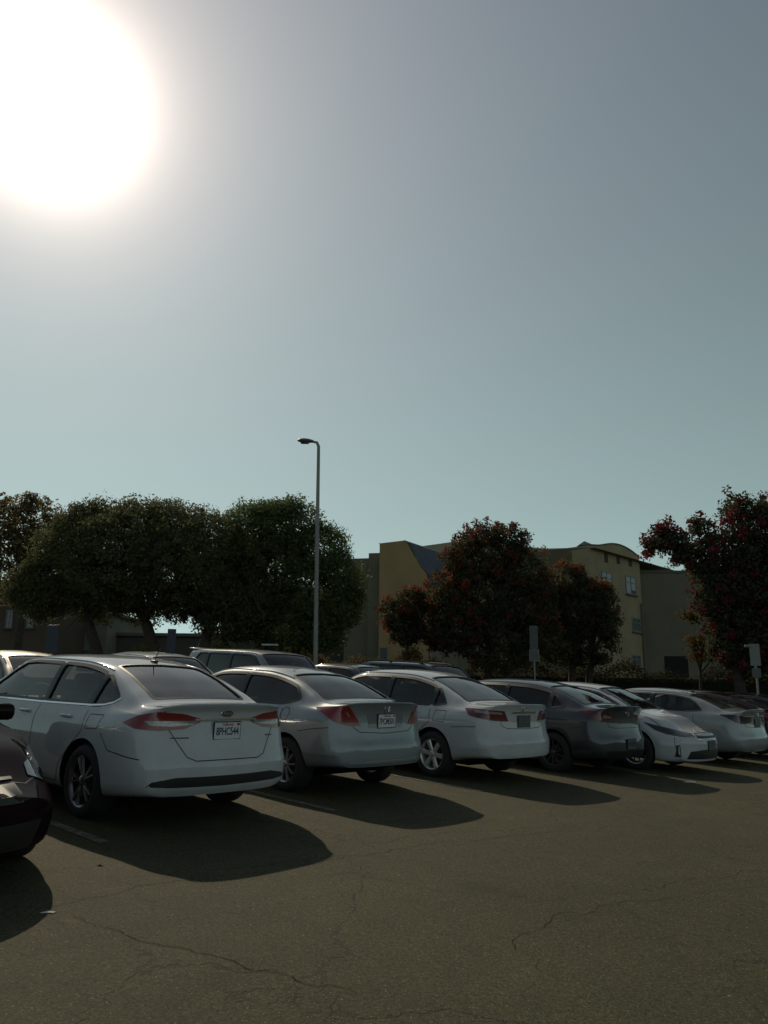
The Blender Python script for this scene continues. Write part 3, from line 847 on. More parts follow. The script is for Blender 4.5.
# small bright scraps of old paint and litter on the asphalt
def groundpt(px, py):
    d = ray(px, py); f0 = FW; ta = math.tan(SLOPE)
    t = (-ta*(f0.x*P0.x+f0.y*P0.y)-CAM_H)/(d.z-ta*(f0.x*d.x+f0.y*d.y)); return Vector((d.x*t, d.y*t, 0))
def scrap(px, py, w, label, name, m_, cat, seed, hgt=.012):
    rnd = random.Random(seed); p = groundpt(px, py); z = gh(p.x, p.y); mb = MB(); n = 11
    vs = [(p.x, p.y, z+hgt)]
    for i in range(n):
        t = 2*math.pi*i/n; q = w*(.5+.6*rnd.random()); vs.append((p.x+q*math.cos(t)*1.5, p.y+q*math.sin(t)*.8, z+.004))
    mb.add(vs, [(0, 1+i, 1+(i+1) % n) for i in range(n)]); tag(mb.build(name, m_), label, cat)
M_PAPER = mat('paper litter', (.55, .52, .45), .8, noise=.2, nscale=40)
scrap(48, 913, .035, 'small pale scrap lying on open asphalt at the lower left', 'paper_scrap', M_PAPER, 'litter', 1)
scrap(689, 779, .07, 'small bright scrap on the asphalt before the backed in white car', 'paper_scrap', M_PAPER, 'litter', 2, .03)
scrap(100, 866, .02, 'tiny dark leaf on sunlit asphalt near the shadow of the nearest saloon', 'dead_leaf', mat('dead leaf', (.03, .02, .012), .8), 'leaf', 3)

# ------------------------------------------------------------------ lamp post
M_POLE = mat('galvanised pole', (.22, .22, .21), .5, .4, noise=.12, nscale=6)
base = at(316, 660, 24.6); base.z = gh(base.x, base.y); top = at(318.6, 446, 24.6)
lp = empty('street_lamp', base, 0, 'tall grey lamp post with one short arm, rising above the trees', 'street lamp')
h = top.z-base.z; lean = top.x-base.x
mb = MB(); mb.tube([(0, 0, .75), (lean*.5, 0, h*.5), (lean, 0, h)], [.078, .066, .050], 12); mb.build('pole', M_POLE, lp, smooth=50)
mb = MB(); mb.lathe([(0, .0), (.30, .0), (.30, .70), (.28, .75), (0, .75)], 20, axis='z'); mb.build('concrete_base', mat('concrete', (.28, .27, .25), .85, noise=.2, nscale=5), lp, smooth=40)
mb = MB(); mb.tube([(lean, 0, h-.02), (lean-.06, 0, h+.12), (lean-.20, 0, h+.14)], [.05, .045, .035], 10); mb.build('arm', M_POLE, lp, smooth=50)
mb = MB()  # cobra head: a flattened teardrop
prof = [(0, .02, .02), (.06, .07, .05), (.18, .12, .075), (.32, .14, .085), (.44, .12, .07), (.52, .06, .04), (.55, .01, .01)]
vs = []; n = 14
for x, w, hh in prof:
    for i in range(n):
        t = 2*math.pi*i/n; zz = hh*math.sin(t)*(1.0 if math.sin(t) > 0 else .75); vs.append((lean-.14-x, w*math.cos(t), h+.15+zz+.05*x))
mb.add(vs, [(i*n+k, i*n+(k+1) % n, (i+1)*n+(k+1) % n, (i+1)*n+k) for i in range(len(prof)-1) for k in range(n)])
lh = mb.build('lamp_head', mat('lamp head paint', (.10, .10, .10), .5), lp, smooth=60)
mb = MB(); mb.rbox((lean-.45, 0, h+.10), (.26, .17, .04), .015); mb.build('lens', M_CLEARDK, lh, smooth=60)

# ------------------------------------------------------------------ signs
M_SIGNBLUE = mat('blue sign enamel', (.012, .020, .045), .45, noise=.15, nscale=6)
M_SIGNGREY = mat('sign back aluminium', (.10, .105, .105), .5, .4, noise=.15, nscale=6)
M_SIGNWHITE = mat('white sign enamel', (.18, .19, .19), .5, noise=.12, nscale=8)
def sign(label, px, ytop, Y, panels, postm=M_POLE, rot=0, name='parking_sign', extra=None):
    b = at(px, 680, Y); b.z = gh(b.x, b.y); t = at(px, ytop, Y); hh = t.z-b.z
    r = empty(name, b, rot, label, 'sign'); mb = MB()
    mb.box((0, 0, hh/2-.02), (.05, .05, hh-.04)); mb.build('post', postm, r)
    for (z0, z1, w, m_, sub) in panels:
        mb = MB(); mb.rbox((0, -.04, hh-(z0+z1)/2), (w, .012, z1-z0), .005); p = mb.build('sign_panel', m_, r)
        if sub:
            mb = MB(); mb.rbox((0, -.049, hh-(z0+z1)/2), (w*.82, .006, (z1-z0)*.86), .002); mb.build('panel_face', sub, p)
    return r
sign('blue accessible parking sign on a thin post at the far left', 48, 625, 20.0, [(0, .68, .26, M_SIGNBLUE, None)], rot=rad(25))
sign('blue sign standing out against the bright gap under the trees', 168.5, 629, 21.6, [(0, .62, .22, M_SIGNBLUE, None)], rot=rad(20))
sign('slim grey sign above two small pale plates, before the red tree', 535, 626, 27.5, [(0, .78, .27, M_SIGNGREY, mat('sign face', (.08, .085, .085), .6)), (.80, 1.18, .33, M_SIGNWHITE, M_SIGNGREY)], rot=rad(-10))
r = sign('white sign with a small plate below it at the right edge', 757, 644, 22.5, [(0, .60, .26, M_SIGNWHITE, None), (.66, .92, .22, M_SIGNGREY, None)], rot=rad(-15))
mb = MB(); hh = r.children[0].dimensions.z; mb.rbox((-.17, -.03, at(757, 646, 22.5).z-r.location.z), (.16, .08, .07), .01); mb.build('lamp_bracket', M_SIGNWHITE, r)
# low pale board between the trunks
b = at(270, 645, 27); b.z = gh(b.x, b.y)
r = empty('bench', b, rad(5), 'low pale bench seat showing between the tree trunks', 'bench')
tz = at(270, 645, 27).z-b.z
mb = MB(); mb.rbox((0, 0, tz), (.55, .30, .06), .015); mb.build('seat', mat('pale painted board', (.45, .46, .44), .6, noise=.15, nscale=10), r)
for x in (-.22, .22):
    mb = MB(); mb.box((x, 0, (tz-.03)/2), (.05, .22, tz-.03)); mb.build('leg', mat('dark bench leg', (.03, .028, .025), .8), r)

# ------------------------------------------------------------------ leaves
def cloud_mesh(name, P, Nn, size, m_, parent, seed=0, aspect=.62):
    """one small leaf-shaped face (a folded diamond) at each point"""
    rng = np.random.default_rng(seed); n = len(P)
    d = Nn+rng.normal(0, .75, (n, 3)); d /= np.linalg.norm(d, axis=1)[:, None]
    a = rng.normal(0, 1, (n, 3)); t = np.cross(d, a); t /= np.linalg.norm(t, axis=1)[:, None]; b = np.cross(d, t)
    s = (size*(.6+.8*rng.random(n)))[:, None]
    V = np.empty((n, 4, 3)); V[:, 0] = P-t*s*.5; V[:, 1] = P+b*s*.5*aspect+d*s*.06; V[:, 2] = P+t*s*.5; V[:, 3] = P-b*s*.5*aspect+d*s*.06
    me = bpy.data.meshes.new(name); me.from_pydata(V.reshape(-1, 3), [], np.arange(4*n).reshape(n, 4)); me.materials.append(m_)
    o = bpy.data.objects.new(name, me); COL.objects.link(o); o.parent = parent; return o

def lobes_from_px(lst, Y, base, squash=1.0, rng=None):
    out = []
    for l in lst:
        px, py, rp = l[:3]; dy = l[3] if len(l) > 3 else 0
        c = at(px, py, Y+dy); r = rp/F_PX*Y*1.02; out.append((np.array([c.x-base.x, c.y-base.y, c.z-base.z]), r, r*squash))
    return out

def sample_crown(lobes, n, rng, clump=.30, shell=.55, nclump=None):
    """points gathered in leaf clumps spread through the crown, mostly near its skin"""
    vol = np.array([r**2 for c, r, s in lobes]); vol /= vol.sum()
    nc = nclump or max(40, n//30)
    C = []; D = []
    while len(C) < nc:
        k = rng.choice(len(lobes), p=vol); c, r, sq = lobes[k]
        d = rng.normal(0, 1, 3); d /= np.linalg.norm(d); q = shell+(1-shell)*rng.random()**.6
        p = c+d*np.array([r, r*1.0, sq])*q*(.93+.12*rng.random())
        deep = False
        for j, (c2, r2, s2) in enumerate(lobes):
            if j != k and np.linalg.norm((p-c2)/np.array([r2, r2, s2])) < .50: deep = True
        if deep: continue
        C.append(p); D.append(d)
    C = np.array(C); D = np.array(D)
    idx = rng.integers(0, nc, n); sc = clump*(.5+.9*rng.random(nc))
    off = rng.normal(0, 1, (n, 3)); off /= np.linalg.norm(off, axis=1)[:, None]; off *= (rng.random(n)**.45)[:, None]
    P = C[idx]+off*sc[idx][:, None]*np.array([1, 1, .75])
    return P, D[idx]*.6+off*.4+np.array([0, 0, .35]), C, D

def limb_paths(mb, base_pts, lobes, rng, r0, n):
    """limbs from the trunk top out into the lobes"""
    tip = Vector(base_pts[-1])
    for i in range(n):
        c, r, sq = lobes[i % len(lobes)]
        e = Vector(c)+Vector(rng.normal(0, .35, 3))*r
        m1 = tip.lerp(e, .35)+Vector(rng.normal(0, .12, 3))*r+Vector((0, 0, .12*r)); m2 = tip.lerp(e, .7)+Vector(rng.normal(0, .12, 3))*r
        q = r0*(.35+.25*rng.random()); mb.tube([tip, m1, m2, e], [q, q*.7, q*.42, q*.12], 7)
        for j in range(3):
            a = m2.lerp(e, rng.random()*.6); b = a+Vector(rng.normal(0, .55, 3))*r; mb.tube([a, a.lerp(b, .5)+Vector(rng.normal(0, .06, 3))*r, b], [q*.3, q*.2, q*.05], 5)

M_BARK = mat('bark', (.055, .045, .035), .95, noise=.35, nscale=7, bump=.6, bscale=20)
L_GREEN = leafmat('dark glossy leaves', (.10, .108, .060), (.15, .155, .075), .48)
L_GREEN2 = leafmat('green leaves', (.095, .125, .062), (.14, .18, .075), .48)
L_OLIVE = leafmat('olive leaves', (.13, .11, .06), (.22, .19, .10), .55)
L_REDG = leafmat('bronze green leaves', (.070, .078, .048), (.105, .100, .058), .48)
L_FLOWER = leafmat('red blossom', (.17, .045, .030), (.22, .08, .045), .5)
L_ORANGE = leafmat('orange leaves', (.13, .075, .03), (.09, .08, .03), .45)
L_HEDGE = leafmat('hedge leaves', (.08, .09, .035), (.15, .16, .05), .5)

def tree(label, px, Y, trunks, lobes, n, leaf=.13, m_=None, seed=1, clump=.34, shell=.5, blossom=0, bm_=None, bup=0.1, tr=.20, group=None, name='tree', nl=7, cat='tree', bsize=.11, bside=0):
    rng = np.random.default_rng(seed); base = at(px, 690, Y); base.z = gh(base.x, base.y)
    r = empty(name, base, 0, label, cat, group); lb = lobes_from_px(lobes, Y, base)
    P, D, C, CD = sample_crown(lb, n, rng, clump, shell)
    cloud_mesh('crown', P, D, leaf, m_ or L_GREEN, r, seed)
    mb = MB(); low = min(c[2]-r_*.4 for c, r_, s in lb)
    zt = max(1.2, low)
    for (dx, lean_) in trunks:
        pts = [(dx, 0, -.25), (dx*1.02+lean_*.25, .02, zt*.35), (dx+lean_*.6, 0, zt*.7), (dx+lean_, 0, zt)]
        mb.tube(pts, [tr*1.35, tr, tr*.85, tr*.72], 10)
        near = sorted(lb, key=lambda l: abs(l[0][0]-(dx+lean_)))[:nl]
        limb_paths(mb, pts, near, rng, tr, nl)
    mb.build('trunk', M_BARK, r, smooth=60)
    if blossom:
        # flower heads sit on the outside of the crown
        keep = [i for i in range(len(C)) if CD[i][2] > bup+.35-.3*rng.random() or (bside and CD[i][0]*bside > .45-.2*rng.random())]
        keep = np.array([keep[i] for i in rng.permutation(len(keep))[:blossom]])
        q = C[keep]+CD[keep]*clump*.75; m2 = 34
        off = rng.normal(0, 1, (len(q)*m2, 3)); off /= np.linalg.norm(off, axis=1)[:, None]; off *= .17*(rng.random(len(off))**.4)[:, None]
        PP = np.repeat(q, m2, axis=0)+off; DD = np.repeat(CD[keep], m2, axis=0)+off*3
        cloud_mesh('blossom', PP, DD, bsize, bm_ or L_FLOWER, r, seed+9)
    return r

TG = 'trees along the far side of the lot'
tree('large dense dark green tree with a broad domed crown, left of the lamp post', 165, 27.5, [(0, -.8), (.9, .5), (-1.9, -.9)],
     [(45, 590, 32), (80, 551, 44), (108, 538, 40), (138, 533, 38), (172, 535, 38), (205, 546, 38), (90, 530, 30), (60, 575, 36), (100, 583, 42), (150, 580, 44), (200, 590, 38), (224, 612, 28), (225, 580, 30, 1), (120, 560, 50, -1), (180, 565, 45, -1), (28, 588, 22)],
     150000, .092, L_GREEN, 3, clump=.30, group=TG, tr=.24)
tree('dense dark green tree right behind the lamp post, touching the domed tree', 255, 28.5, [(0, .3), (-.9, -.3), (.6, 1.0)],
     [(250, 534, 34), (270, 531, 33), (292, 529, 32), (318, 552, 32), (338, 580, 26), (270, 570, 42), (308, 590, 42), (340, 610, 22), (250, 605, 38), (285, 625, 32), (320, 628, 26), (240, 560, 30, 1), (350, 600, 14)],
     120000, .092, L_GREEN2, 5, clump=.30, group=TG, tr=.22)
tree('open airy tree with small pale leaves at the upper left edge', 10, 40, [(0, .3)],
     [(8, 515, 24), (38, 516, 20), (55, 522, 12), (20, 545, 28), (-20, 530, 34), (48, 545, 20), (0, 575, 34), (30, 500, 9)], 20000, .16, L_OLIVE, 8, clump=.38, shell=.2, group=TG, tr=.22)
tree('round red flowering tree with a rust red top, tallest in front of the building', 487, 31, [(0, .1), (.5, .5)],
     [(488, 556, 32), (505, 548, 24), (468, 560, 26), (522, 572, 26), (455, 590, 24), (485, 600, 42), (525, 605, 28), (500, 635, 40), (460, 625, 28), (535, 635, 24), (450, 610, 16), (543, 590, 16)],
     52000, .11, L_REDG, 11, blossom=260, bside=-1, bup=.15, group=TG, tr=.18)
tree('low rounded tree with orange red edges before the mustard wall', 405, 32, [(0, .1)],
     [(395, 612, 15), (412, 605, 15), (430, 603, 14), (405, 628, 18), (428, 622, 22), (440, 635, 16)], 16000, .10, L_REDG, 13, blossom=80, bside=-1, bm_=L_FLOWER, group=TG, tr=.10, clump=.26, bsize=.09)
tree('dark bushy tree with orange red top, below the square tower windows', 570, 33, [(0, .2), (.6, .4)],
     [(565, 582, 18), (580, 585, 14), (552, 595, 18), (598, 598, 17), (575, 610, 30), (600, 620, 20), (560, 640, 26), (590, 642, 26), (540, 615, 16)], 34000, .11, L_REDG, 17, blossom=100, bup=.2, bm_=leafmat('orange red blossom', (.20, .075, .035), (.15, .045, .03), .5), group=TG, tr=.16)
tree('large dark red flowering tree with spreading branches, cut by the right edge', 745, 24.5, [(0, -.2), (.9, .4)],
     [(736, 508, 17), (764, 516, 20), (700, 528, 11), (664, 535, 13), (652, 548, 8), (685, 550, 17), (672, 542, 14), (715, 550, 22), (745, 545, 26), (775, 550, 32), (735, 585, 30), (765, 600, 38), (705, 568, 16), (712, 600, 18), (752, 635, 26), (718, 628, 14), (790, 580, 40), (800, 530, 28), (722, 650, 16), (748, 662, 18), (772, 665, 22), (730, 615, 24)],
     62000, .10, L_REDG, 19, blossom=260, bup=-.1, bside=-1, bm_=leafmat('deep red blossom', (.15, .032, .034), (.20, .05, .055), .45), group=TG, tr=.19, clump=.25, shell=.25, nl=12)
# orange leaves hanging on its left side
tree('small tree with orange and yellow leaves under the large right tree', 700, 25.5, [(0, .05)],
     [(690, 618, 9), (697, 640, 9), (703, 600, 9), (745, 668, 12), (728, 655, 12), (700, 655, 9)], 2600, .10, L_ORANGE, 23, clump=.22, shell=.2, tr=.06, nl=5, group=TG)
tree('dark treetop showing over the low roof right of the tower', 652, 66, [(0, .1)],
     [(646, 569, 6), (655, 571, 6), (664, 573, 4), (640, 574, 8)], 1500, .22, L_GREEN, 29, clump=.4, shell=.2, tr=.12, nl=3, group=TG)
tree('slim tree with yellow green leaves beside the lamp post foot', 268, 29.5, [(0, .05)],
     [(267, 628, 7), (268, 640, 8), (270, 652, 9)], 900, .09, L_ORANGE, 31, clump=.2, shell=.1, tr=.05, nl=3, group=TG)

# ------------------------------------------------------------------ hedges
def hedge(label, px0, px1, Y0, Y1, ztop, depth, n, seed, m_=None, leaf=.09):
    rng = np.random.default_rng(seed); a = at(px0, 690, Y0); b = at(px1, 690, Y1); a.z = gh(a.x, a.y); b.z = gh(b.x, b.y)
    r = empty('hedge', a, 0, label, 'hedge'); d = b-a; L = d.length; d.normalize(); q = Vector((-d.y, d.x, 0))
    t = rng.random(n)*L; side = rng.random(n); hh = ztop*(1+.10*np.sin(t*1.3+seed)+.08*np.sin(t*3.1))
    z = rng.random(n)**.8*hh; w = (rng.random(n)-.5)*depth
    top = rng.random(n) < .35; z[top] = hh[top]*(1+.06*rng.normal(0, 1, top.sum())); w[~top] = np.sign(w[~top])*depth*.5*(.85+.2*rng.random((~top).sum()))
    P = np.stack([d.x*t+q.x*w, d.y*t+q.y*w, z+d.z*t], 1); D = np.stack([q.x*np.sign(w), q.y*np.sign(w), np.full(n, .5)], 1)
    cloud_mesh('foliage', P, D, leaf, m_ or L_HEDGE, r, seed)
    mb = MB(); ang = math.atan2(d.y, d.x)
    for i in range(int(L/1.1)):
        s = .5+i*1.1; mb.tube([(d.x*s, d.y*s, 0), (d.x*s+.05, d.y*s, ztop*.5), (d.x*s-.05, d.y*s, ztop*.85)], [.05, .04, .02], 6)
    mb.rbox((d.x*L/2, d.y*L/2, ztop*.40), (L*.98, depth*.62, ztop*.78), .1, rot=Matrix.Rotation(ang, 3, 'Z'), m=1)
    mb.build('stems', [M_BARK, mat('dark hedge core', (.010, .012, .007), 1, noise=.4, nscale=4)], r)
    return r
hedge('clipped green hedge under the large domed tree, sunlit along its top', 128, 236, 25.5, 26.5, 1.75, .8, 9000, 41)
hedge('dark hedge behind the lamp post, running to the red trees', 238, 420, 30, 31.5, 1.9, .9, 12000, 43, leafmat('rusty hedge leaves', (.09, .06, .035), (.13, .10, .04), .45))
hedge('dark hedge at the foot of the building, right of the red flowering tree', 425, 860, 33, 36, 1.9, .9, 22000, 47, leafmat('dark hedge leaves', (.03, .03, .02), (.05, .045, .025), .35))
hedge('low hedge at the far left under the airy tree', -60, 125, 24, 25, 1.1, .8, 9000, 49)

# ------------------------------------------------------------------ buildings
def stucco(name, c): return mat(name, c, .9, noise=.14, nscale=.6, bump=.25, bscale=30)
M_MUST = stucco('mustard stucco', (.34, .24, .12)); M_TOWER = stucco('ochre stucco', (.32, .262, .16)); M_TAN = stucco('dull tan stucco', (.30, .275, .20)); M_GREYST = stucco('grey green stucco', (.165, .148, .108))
M_SLATEROOF = mat('slate blue roof', (.075, .085, .11), .8, noise=.2, nscale=1.2); M_COPING = stucco('coping', (.115, .112, .09))
M_FRAME = mat('pale window frame', (.20, .21, .21), .6); M_PANE = mat('window pane', (.10, .12, .13), .08, 0, 0, spec=1.0, noise=.3, nscale=.8); M_CURT = mat('pale blind', (.42, .46, .48), .7, noise=.12, nscale=5)
M_DK = mat('dark opening', (.012, .012, .012), .9)

class Wall:
    """a vertical facade plane from a base point along a direction"""
    def __init__(s, A, d, n): s.A = A; s.d = d; s.n = n      # n = outward
    def uz(s, px, py):
        r = ray(px, py); o = Vector((0, 0, CAM_H)); t = (s.A-o).dot(s.n)/r.dot(s.n); p = o+r*t; return (p-s.A).dot(s.d), p.z
    def P(s, u, z, out=0): q = s.A+s.d*u+s.n*out; return Vector((q.x, q.y, z))
def slab(mb, W, poly, depth, m=0, back=None):
    """polygon (u,z) on the facade, extruded inward"""
    n = len(poly); vs = [W.P(u, z) for u, z in poly]+[W.P(u, z, -depth) for u, z in poly]
    mb.add(vs, [tuple(range(n)), tuple(range(2*n-1, n-1, -1))]+[(i, i+n, (i+1) % n+n, (i+1) % n) for i in range(n)], m)
def wbox(mb, W, u0, u1, z0, z1, o0, o1, m=0):
    vs = [W.P(u, z, o) for u in (u0, u1) for z in (z0, z1) for o in (o0, o1)]
    mb.add(vs, [(0, 1, 3, 2), (4, 6, 7, 5), (0, 4, 5, 1), (2, 3, 7, 6), (0, 2, 6, 4), (1, 5, 7, 3)], m)
def window(root, W, u0, u1, z0, z1, curtain=True, mull=True, name='window'):
    """frame standing in a recess cut look: reveal, frame, mullion, pane, sill"""
    mb = MB(); f = .07
    for a, b, c, d in ((u0, u0+f, z0, z1), (u1-f, u1, z0, z1), (u0+f, u1-f, z1-f, z1), (u0+f, u1-f, z0, z0+f)): wbox(mb, W, a, b, c, d, .0, .05)
    if mull: wbox(mb, W, (u0+u1)/2-.03, (u0+u1)/2+.03, z0+f, z1-f, .0, .045); wbox(mb, W, u0+f, (u0+u1)/2-.03, z0+(z1-z0)*.62, z0+(z1-z0)*.62+.05, .0, .04); wbox(mb, W, (u0+u1)/2+.03, u1-f, z0+(z1-z0)*.62, z0+(z1-z0)*.62+.05, .0, .04)
    wo_ = mb.build(name, M_FRAME, root)
    mb = MB(); wbox(mb, W, u0+f*.5, u1-f*.5, z0+f*.5, z1-f*.5, .004, .018, 0)
    if curtain: wbox(mb, W, u0+f, u0+(u1-u0)*.46, z0+f, z1-f, .019, .024, 1); wbox(mb, W, u0+(u1-u0)*.56, u1-f, z0+(z1-z0)*.25, z1-f, .019, .024, 1)
    mb.build('pane', [M_PANE, M_CURT], wo_)
    mb = MB(); wbox(mb, W, u0-.08, u1+.08, z0-.09, z0-.005, .002, .14); mb.build('sill', M_COPING, wo_)
    return wo_

# main block: arched tower with wings left and right
zg = gh(*(P0+FW*12).xy)
TA = at(596, 690, 48); TA.z = 0
Wt = Wall(TA, RW.copy(), -FW)                # tower face runs along the row direction
uT = Wt.uz(641.5, 600)[0]
zL = Wt.uz(596, 547)[1]; zR = Wt.uz(641.5, 557)[1]; zP = Wt.uz(612, 542.5)[1]
bld = empty('building', Vector((TA.x, TA.y, zg)), 0, 'tan three storey building with a square tower under a curved parapet', 'building')
_b = MB.build
class LMB(MB):
    root = None
    def build(s, name, mats, parent=None, smooth=None, recalc=True):
        r = LMB.root; s.v = [(x-r.location.x, y-r.location.y, z-r.location.z) for x, y, z in s.v]
        return _b(s, name, mats, parent, smooth, recalc)
LMB.root = bld
_MB = MB
def with_local(fn, *a, **k):
    global MB
    MB = LMB
    try: return fn(*a, **k)
    finally: MB = _MB
# tower with a segmental arch top
arcp = [(596, 547.2), (600, 545.8), (604, 544.8), (608, 544.2), (612, 544), (616, 544.4), (620, 545.4), (624, 547), (628, 549.2), (632, 551.8), (636, 555), (639, 557.6), (641.5, 560)]
arc = [Wt.uz(*p) for p in arcp]; arc[0] = (0, arc[0][1]); arc[-1] = (uT, arc[-1][1])
mb = LMB(); slab(mb, Wt, [(0, zg-1), (uT, zg-1)]+arc[::-1], 7.5); mb.build('tower', M_TOWER, bld)
mb = LMB()
for (u0, z0), (u1, z1) in zip(arc[:-1], arc[1:]):
    vs = [Wt.P(u, z+dz, o) for (u, z) in ((u0, z0), (u1, z1)) for dz in (.003, .07) for o in (-.40, .05)]
    mb.add(vs, [(0, 1, 3, 2), (4, 6, 7, 5), (0, 4, 5, 1), (2, 3, 7, 6), (0, 2, 6, 4), (1, 5, 7, 3)])
mb.build('parapet_coping', M_COPING, bld)
# square vents under the arch
for px, py in ((606, 558), (618, 559.5), (630, 562)):
    u, z = Wt.uz(px, py); mb = LMB(); wbox(mb, Wt, u-.22, u+.22, z-.28, z+.28, .0, .03); mb.build('vent', mat('vent recess', (.06, .05, .03), .9), bld)
def pxwin(W, x0, x1, y0, y1, **k):
    u0, _ = W.uz(x0, (y0+y1)/2); u1, _ = W.uz(x1, (y0+y1)/2); xm = (x0+x1)/2; _, z1 = W.uz(xm, y0); _, z0 = W.uz(xm, y1)
    return with_local(window, bld, W, min(u0, u1), max(u0, u1), z0, z1, **k)
pxwin(Wt, 601.5, 611.5, 572, 590); pxwin(Wt, 625.5, 635.5, 576.5, 594.5)
pxwin(Wt, 632, 640.5, 618, 632, curtain=False); pxwin(Wt, 632, 640.5, 655, 668, curtain=False)
pxwin(Wt, 603, 612, 612, 627, curtain=False)
mb = LMB(); u, z = Wt.uz(642, 650); mb.tube([Wt.P(uT-.25, zR-3.2, .10), Wt.P(uT-.25, zg, .10)], .06, 8); mb.build('downpipe', M_GREYST, bld)
# left wing recedes from the tower toward the left
Wl = Wall(Wt.P(0, 0, -1.2), FW.copy(), -RW)
TL = [Wl.uz(x, y) for x, y in ((595, 547.5), (570, 548), (545, 548.5), (523, 550))]
mb = LMB(); slab(mb, Wl, [(0, zg-1), (TL[-1][0]+6, zg-1), (TL[-1][0]+6, TL[-1][1])]+TL[::-1]+[(0, TL[0][1])], 12); mb.build('left_wing', M_TAN, bld)
# little roof cap on the left wing
cp = at(584.5, 546, 50); mb = LMB()
mb.tube([(cp.x, cp.y, cp.z-.35), (cp.x, cp.y, cp.z-.02)], .26, 4); vs = [(cp.x-.48, cp.y-.48, cp.z-.02), (cp.x+.48, cp.y-.48, cp.z-.02), (cp.x+.48, cp.y+.48, cp.z-.02), (cp.x-.48, cp.y+.48, cp.z-.02), (cp.x, cp.y, cp.z+.32)]
mb.add(vs, [(0, 1, 2, 3), (0, 1, 4), (1, 2, 4), (2, 3, 4), (3, 0, 4)]); mb.build('roof_vent', M_SLATEROOF, bld)
# right wing, lower and set back
Wr = Wall(Wt.P(uT, 0, -1.6), Vector((1, -.03, 0)).normalized(), Vector((-.03, -1, 0)).normalized())
zr1 = Wr.uz(650, 572.5)[1]; uR = 26
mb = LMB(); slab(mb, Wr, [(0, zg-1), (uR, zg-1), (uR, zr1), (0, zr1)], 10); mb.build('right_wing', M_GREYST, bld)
mb = LMB(); wbox(mb, Wr, .01, uR, zr1-.02, zr1+.14, -.4, .08); mb.build('parapet_coping', M_COPING, bld)
u0, z1 = Wr.uz(664, 656); u1, z0 = Wr.uz(690, 690)
mb = LMB(); wbox(mb, Wr, u0, u1, zg, z1, .002, .02); mb.build('doorway', M_DK, bld)
# gable block on the left in mustard with a clipped right shoulder
GA = at(378, 690, 52); GA.z = 0
g = empty('building', Vector((GA.x, GA.y, zg)), 0, 'mustard walled block with a clipped gable and slate blue roof, left of the red tree', 'building')
LMB.root = g
Wg = Wall(GA, Vector((math.cos(rad(-12)), math.sin(rad(-12)), 0)), Vector((math.sin(rad(-12)), -math.cos(rad(-12)), 0)))
pts = [Wg.uz(*p) for p in ((378.5, 543.5), (404, 540.5), (407, 542), (414, 555), (421, 567), (427, 574), (428.5, 590))]
mb = LMB(); slab(mb, Wg, [(0, zg-1), (pts[-1][0], zg-1)]+pts[::-1]+[(0, pts[0][1])], .5); mb.build('gable_wall', M_MUST, g)
# roof behind the gable: rises along the same outline, running back to the right
back = Vector((.52, .85, 0)); Ln = 13
ring = [(-.02, pts[0][1]-.15)]+[(u+.05, z+.02) for u, z in pts[1:]]
mb = LMB(); vs = []
for u, z in ring: vs.append(Wg.P(u, z, -.01))
for u, z in ring: p = Wg.P(u, z, -.01)+back*Ln; vs.append(p)
k = len(ring); mb.add(vs, [(i, i+1, i+1+k, i+k) for i in range(k-1)])
vs = [Wg.P(ring[-1][0], zg-1, -.01), Wg.P(ring[-1][0], ring[-1][1], -.01), Wg.P(ring[-1][0], ring[-1][1], -.01)+back*Ln, Wg.P(ring[-1][0], zg-1, -.01)+back*Ln]
mb.add(vs, [(0, 1, 2, 3)], 1); mb.build('roof', [M_SLATEROOF, M_TAN], g, recalc=False)
# stepped side piers
for x0, x1, y, o, nm in ((366, 378.5, 551.5, -.6, 'pier'), (340, 366, 555.5, -1.2, 'side_wing')):
    u0 = Wg.uz(x0, 600)[0]; u1 = Wg.uz(x1, 600)[0]; z = Wg.uz((x0+x1)/2, y)[1]
    mb = LMB(); slab(mb, Wall(Wg.P(0, 0, o), Wg.d, Wg.n), [(u0, zg-1), (u1+.02, zg-1), (u1+.02, z), (u0, z)], 5); mb.build(nm, M_GREYST, g)
# parapet between the gable block and the red tree
Wm = Wall(at(425, 690, 58)*1.0, Vector((1, .10, 0)).normalized(), Vector((.10, -1, 0)).normalized()); Wm.A.z = 0
a = Wm.uz(423, 546); b = Wm.uz(455, 541.5); c = Wm.uz(530, 547); d = Wm.uz(548, 549)
mb = LMB(); slab(mb, Wm, [(a[0]-2.5, zg-1), (d[0]+5, zg-1), (d[0]+5, d[1]), d, c, b, a, (a[0]-2.5, a[1])], 8); mb.build('rear_wing', M_TAN, g)
_w = MB; MB = LMB
u0, z1 = Wg.uz(379.5, 647); u1, z0 = Wg.uz(388, 664); window(g, Wg, u0, u1, z0, z1, curtain=False, mull=False); 
MB = _w
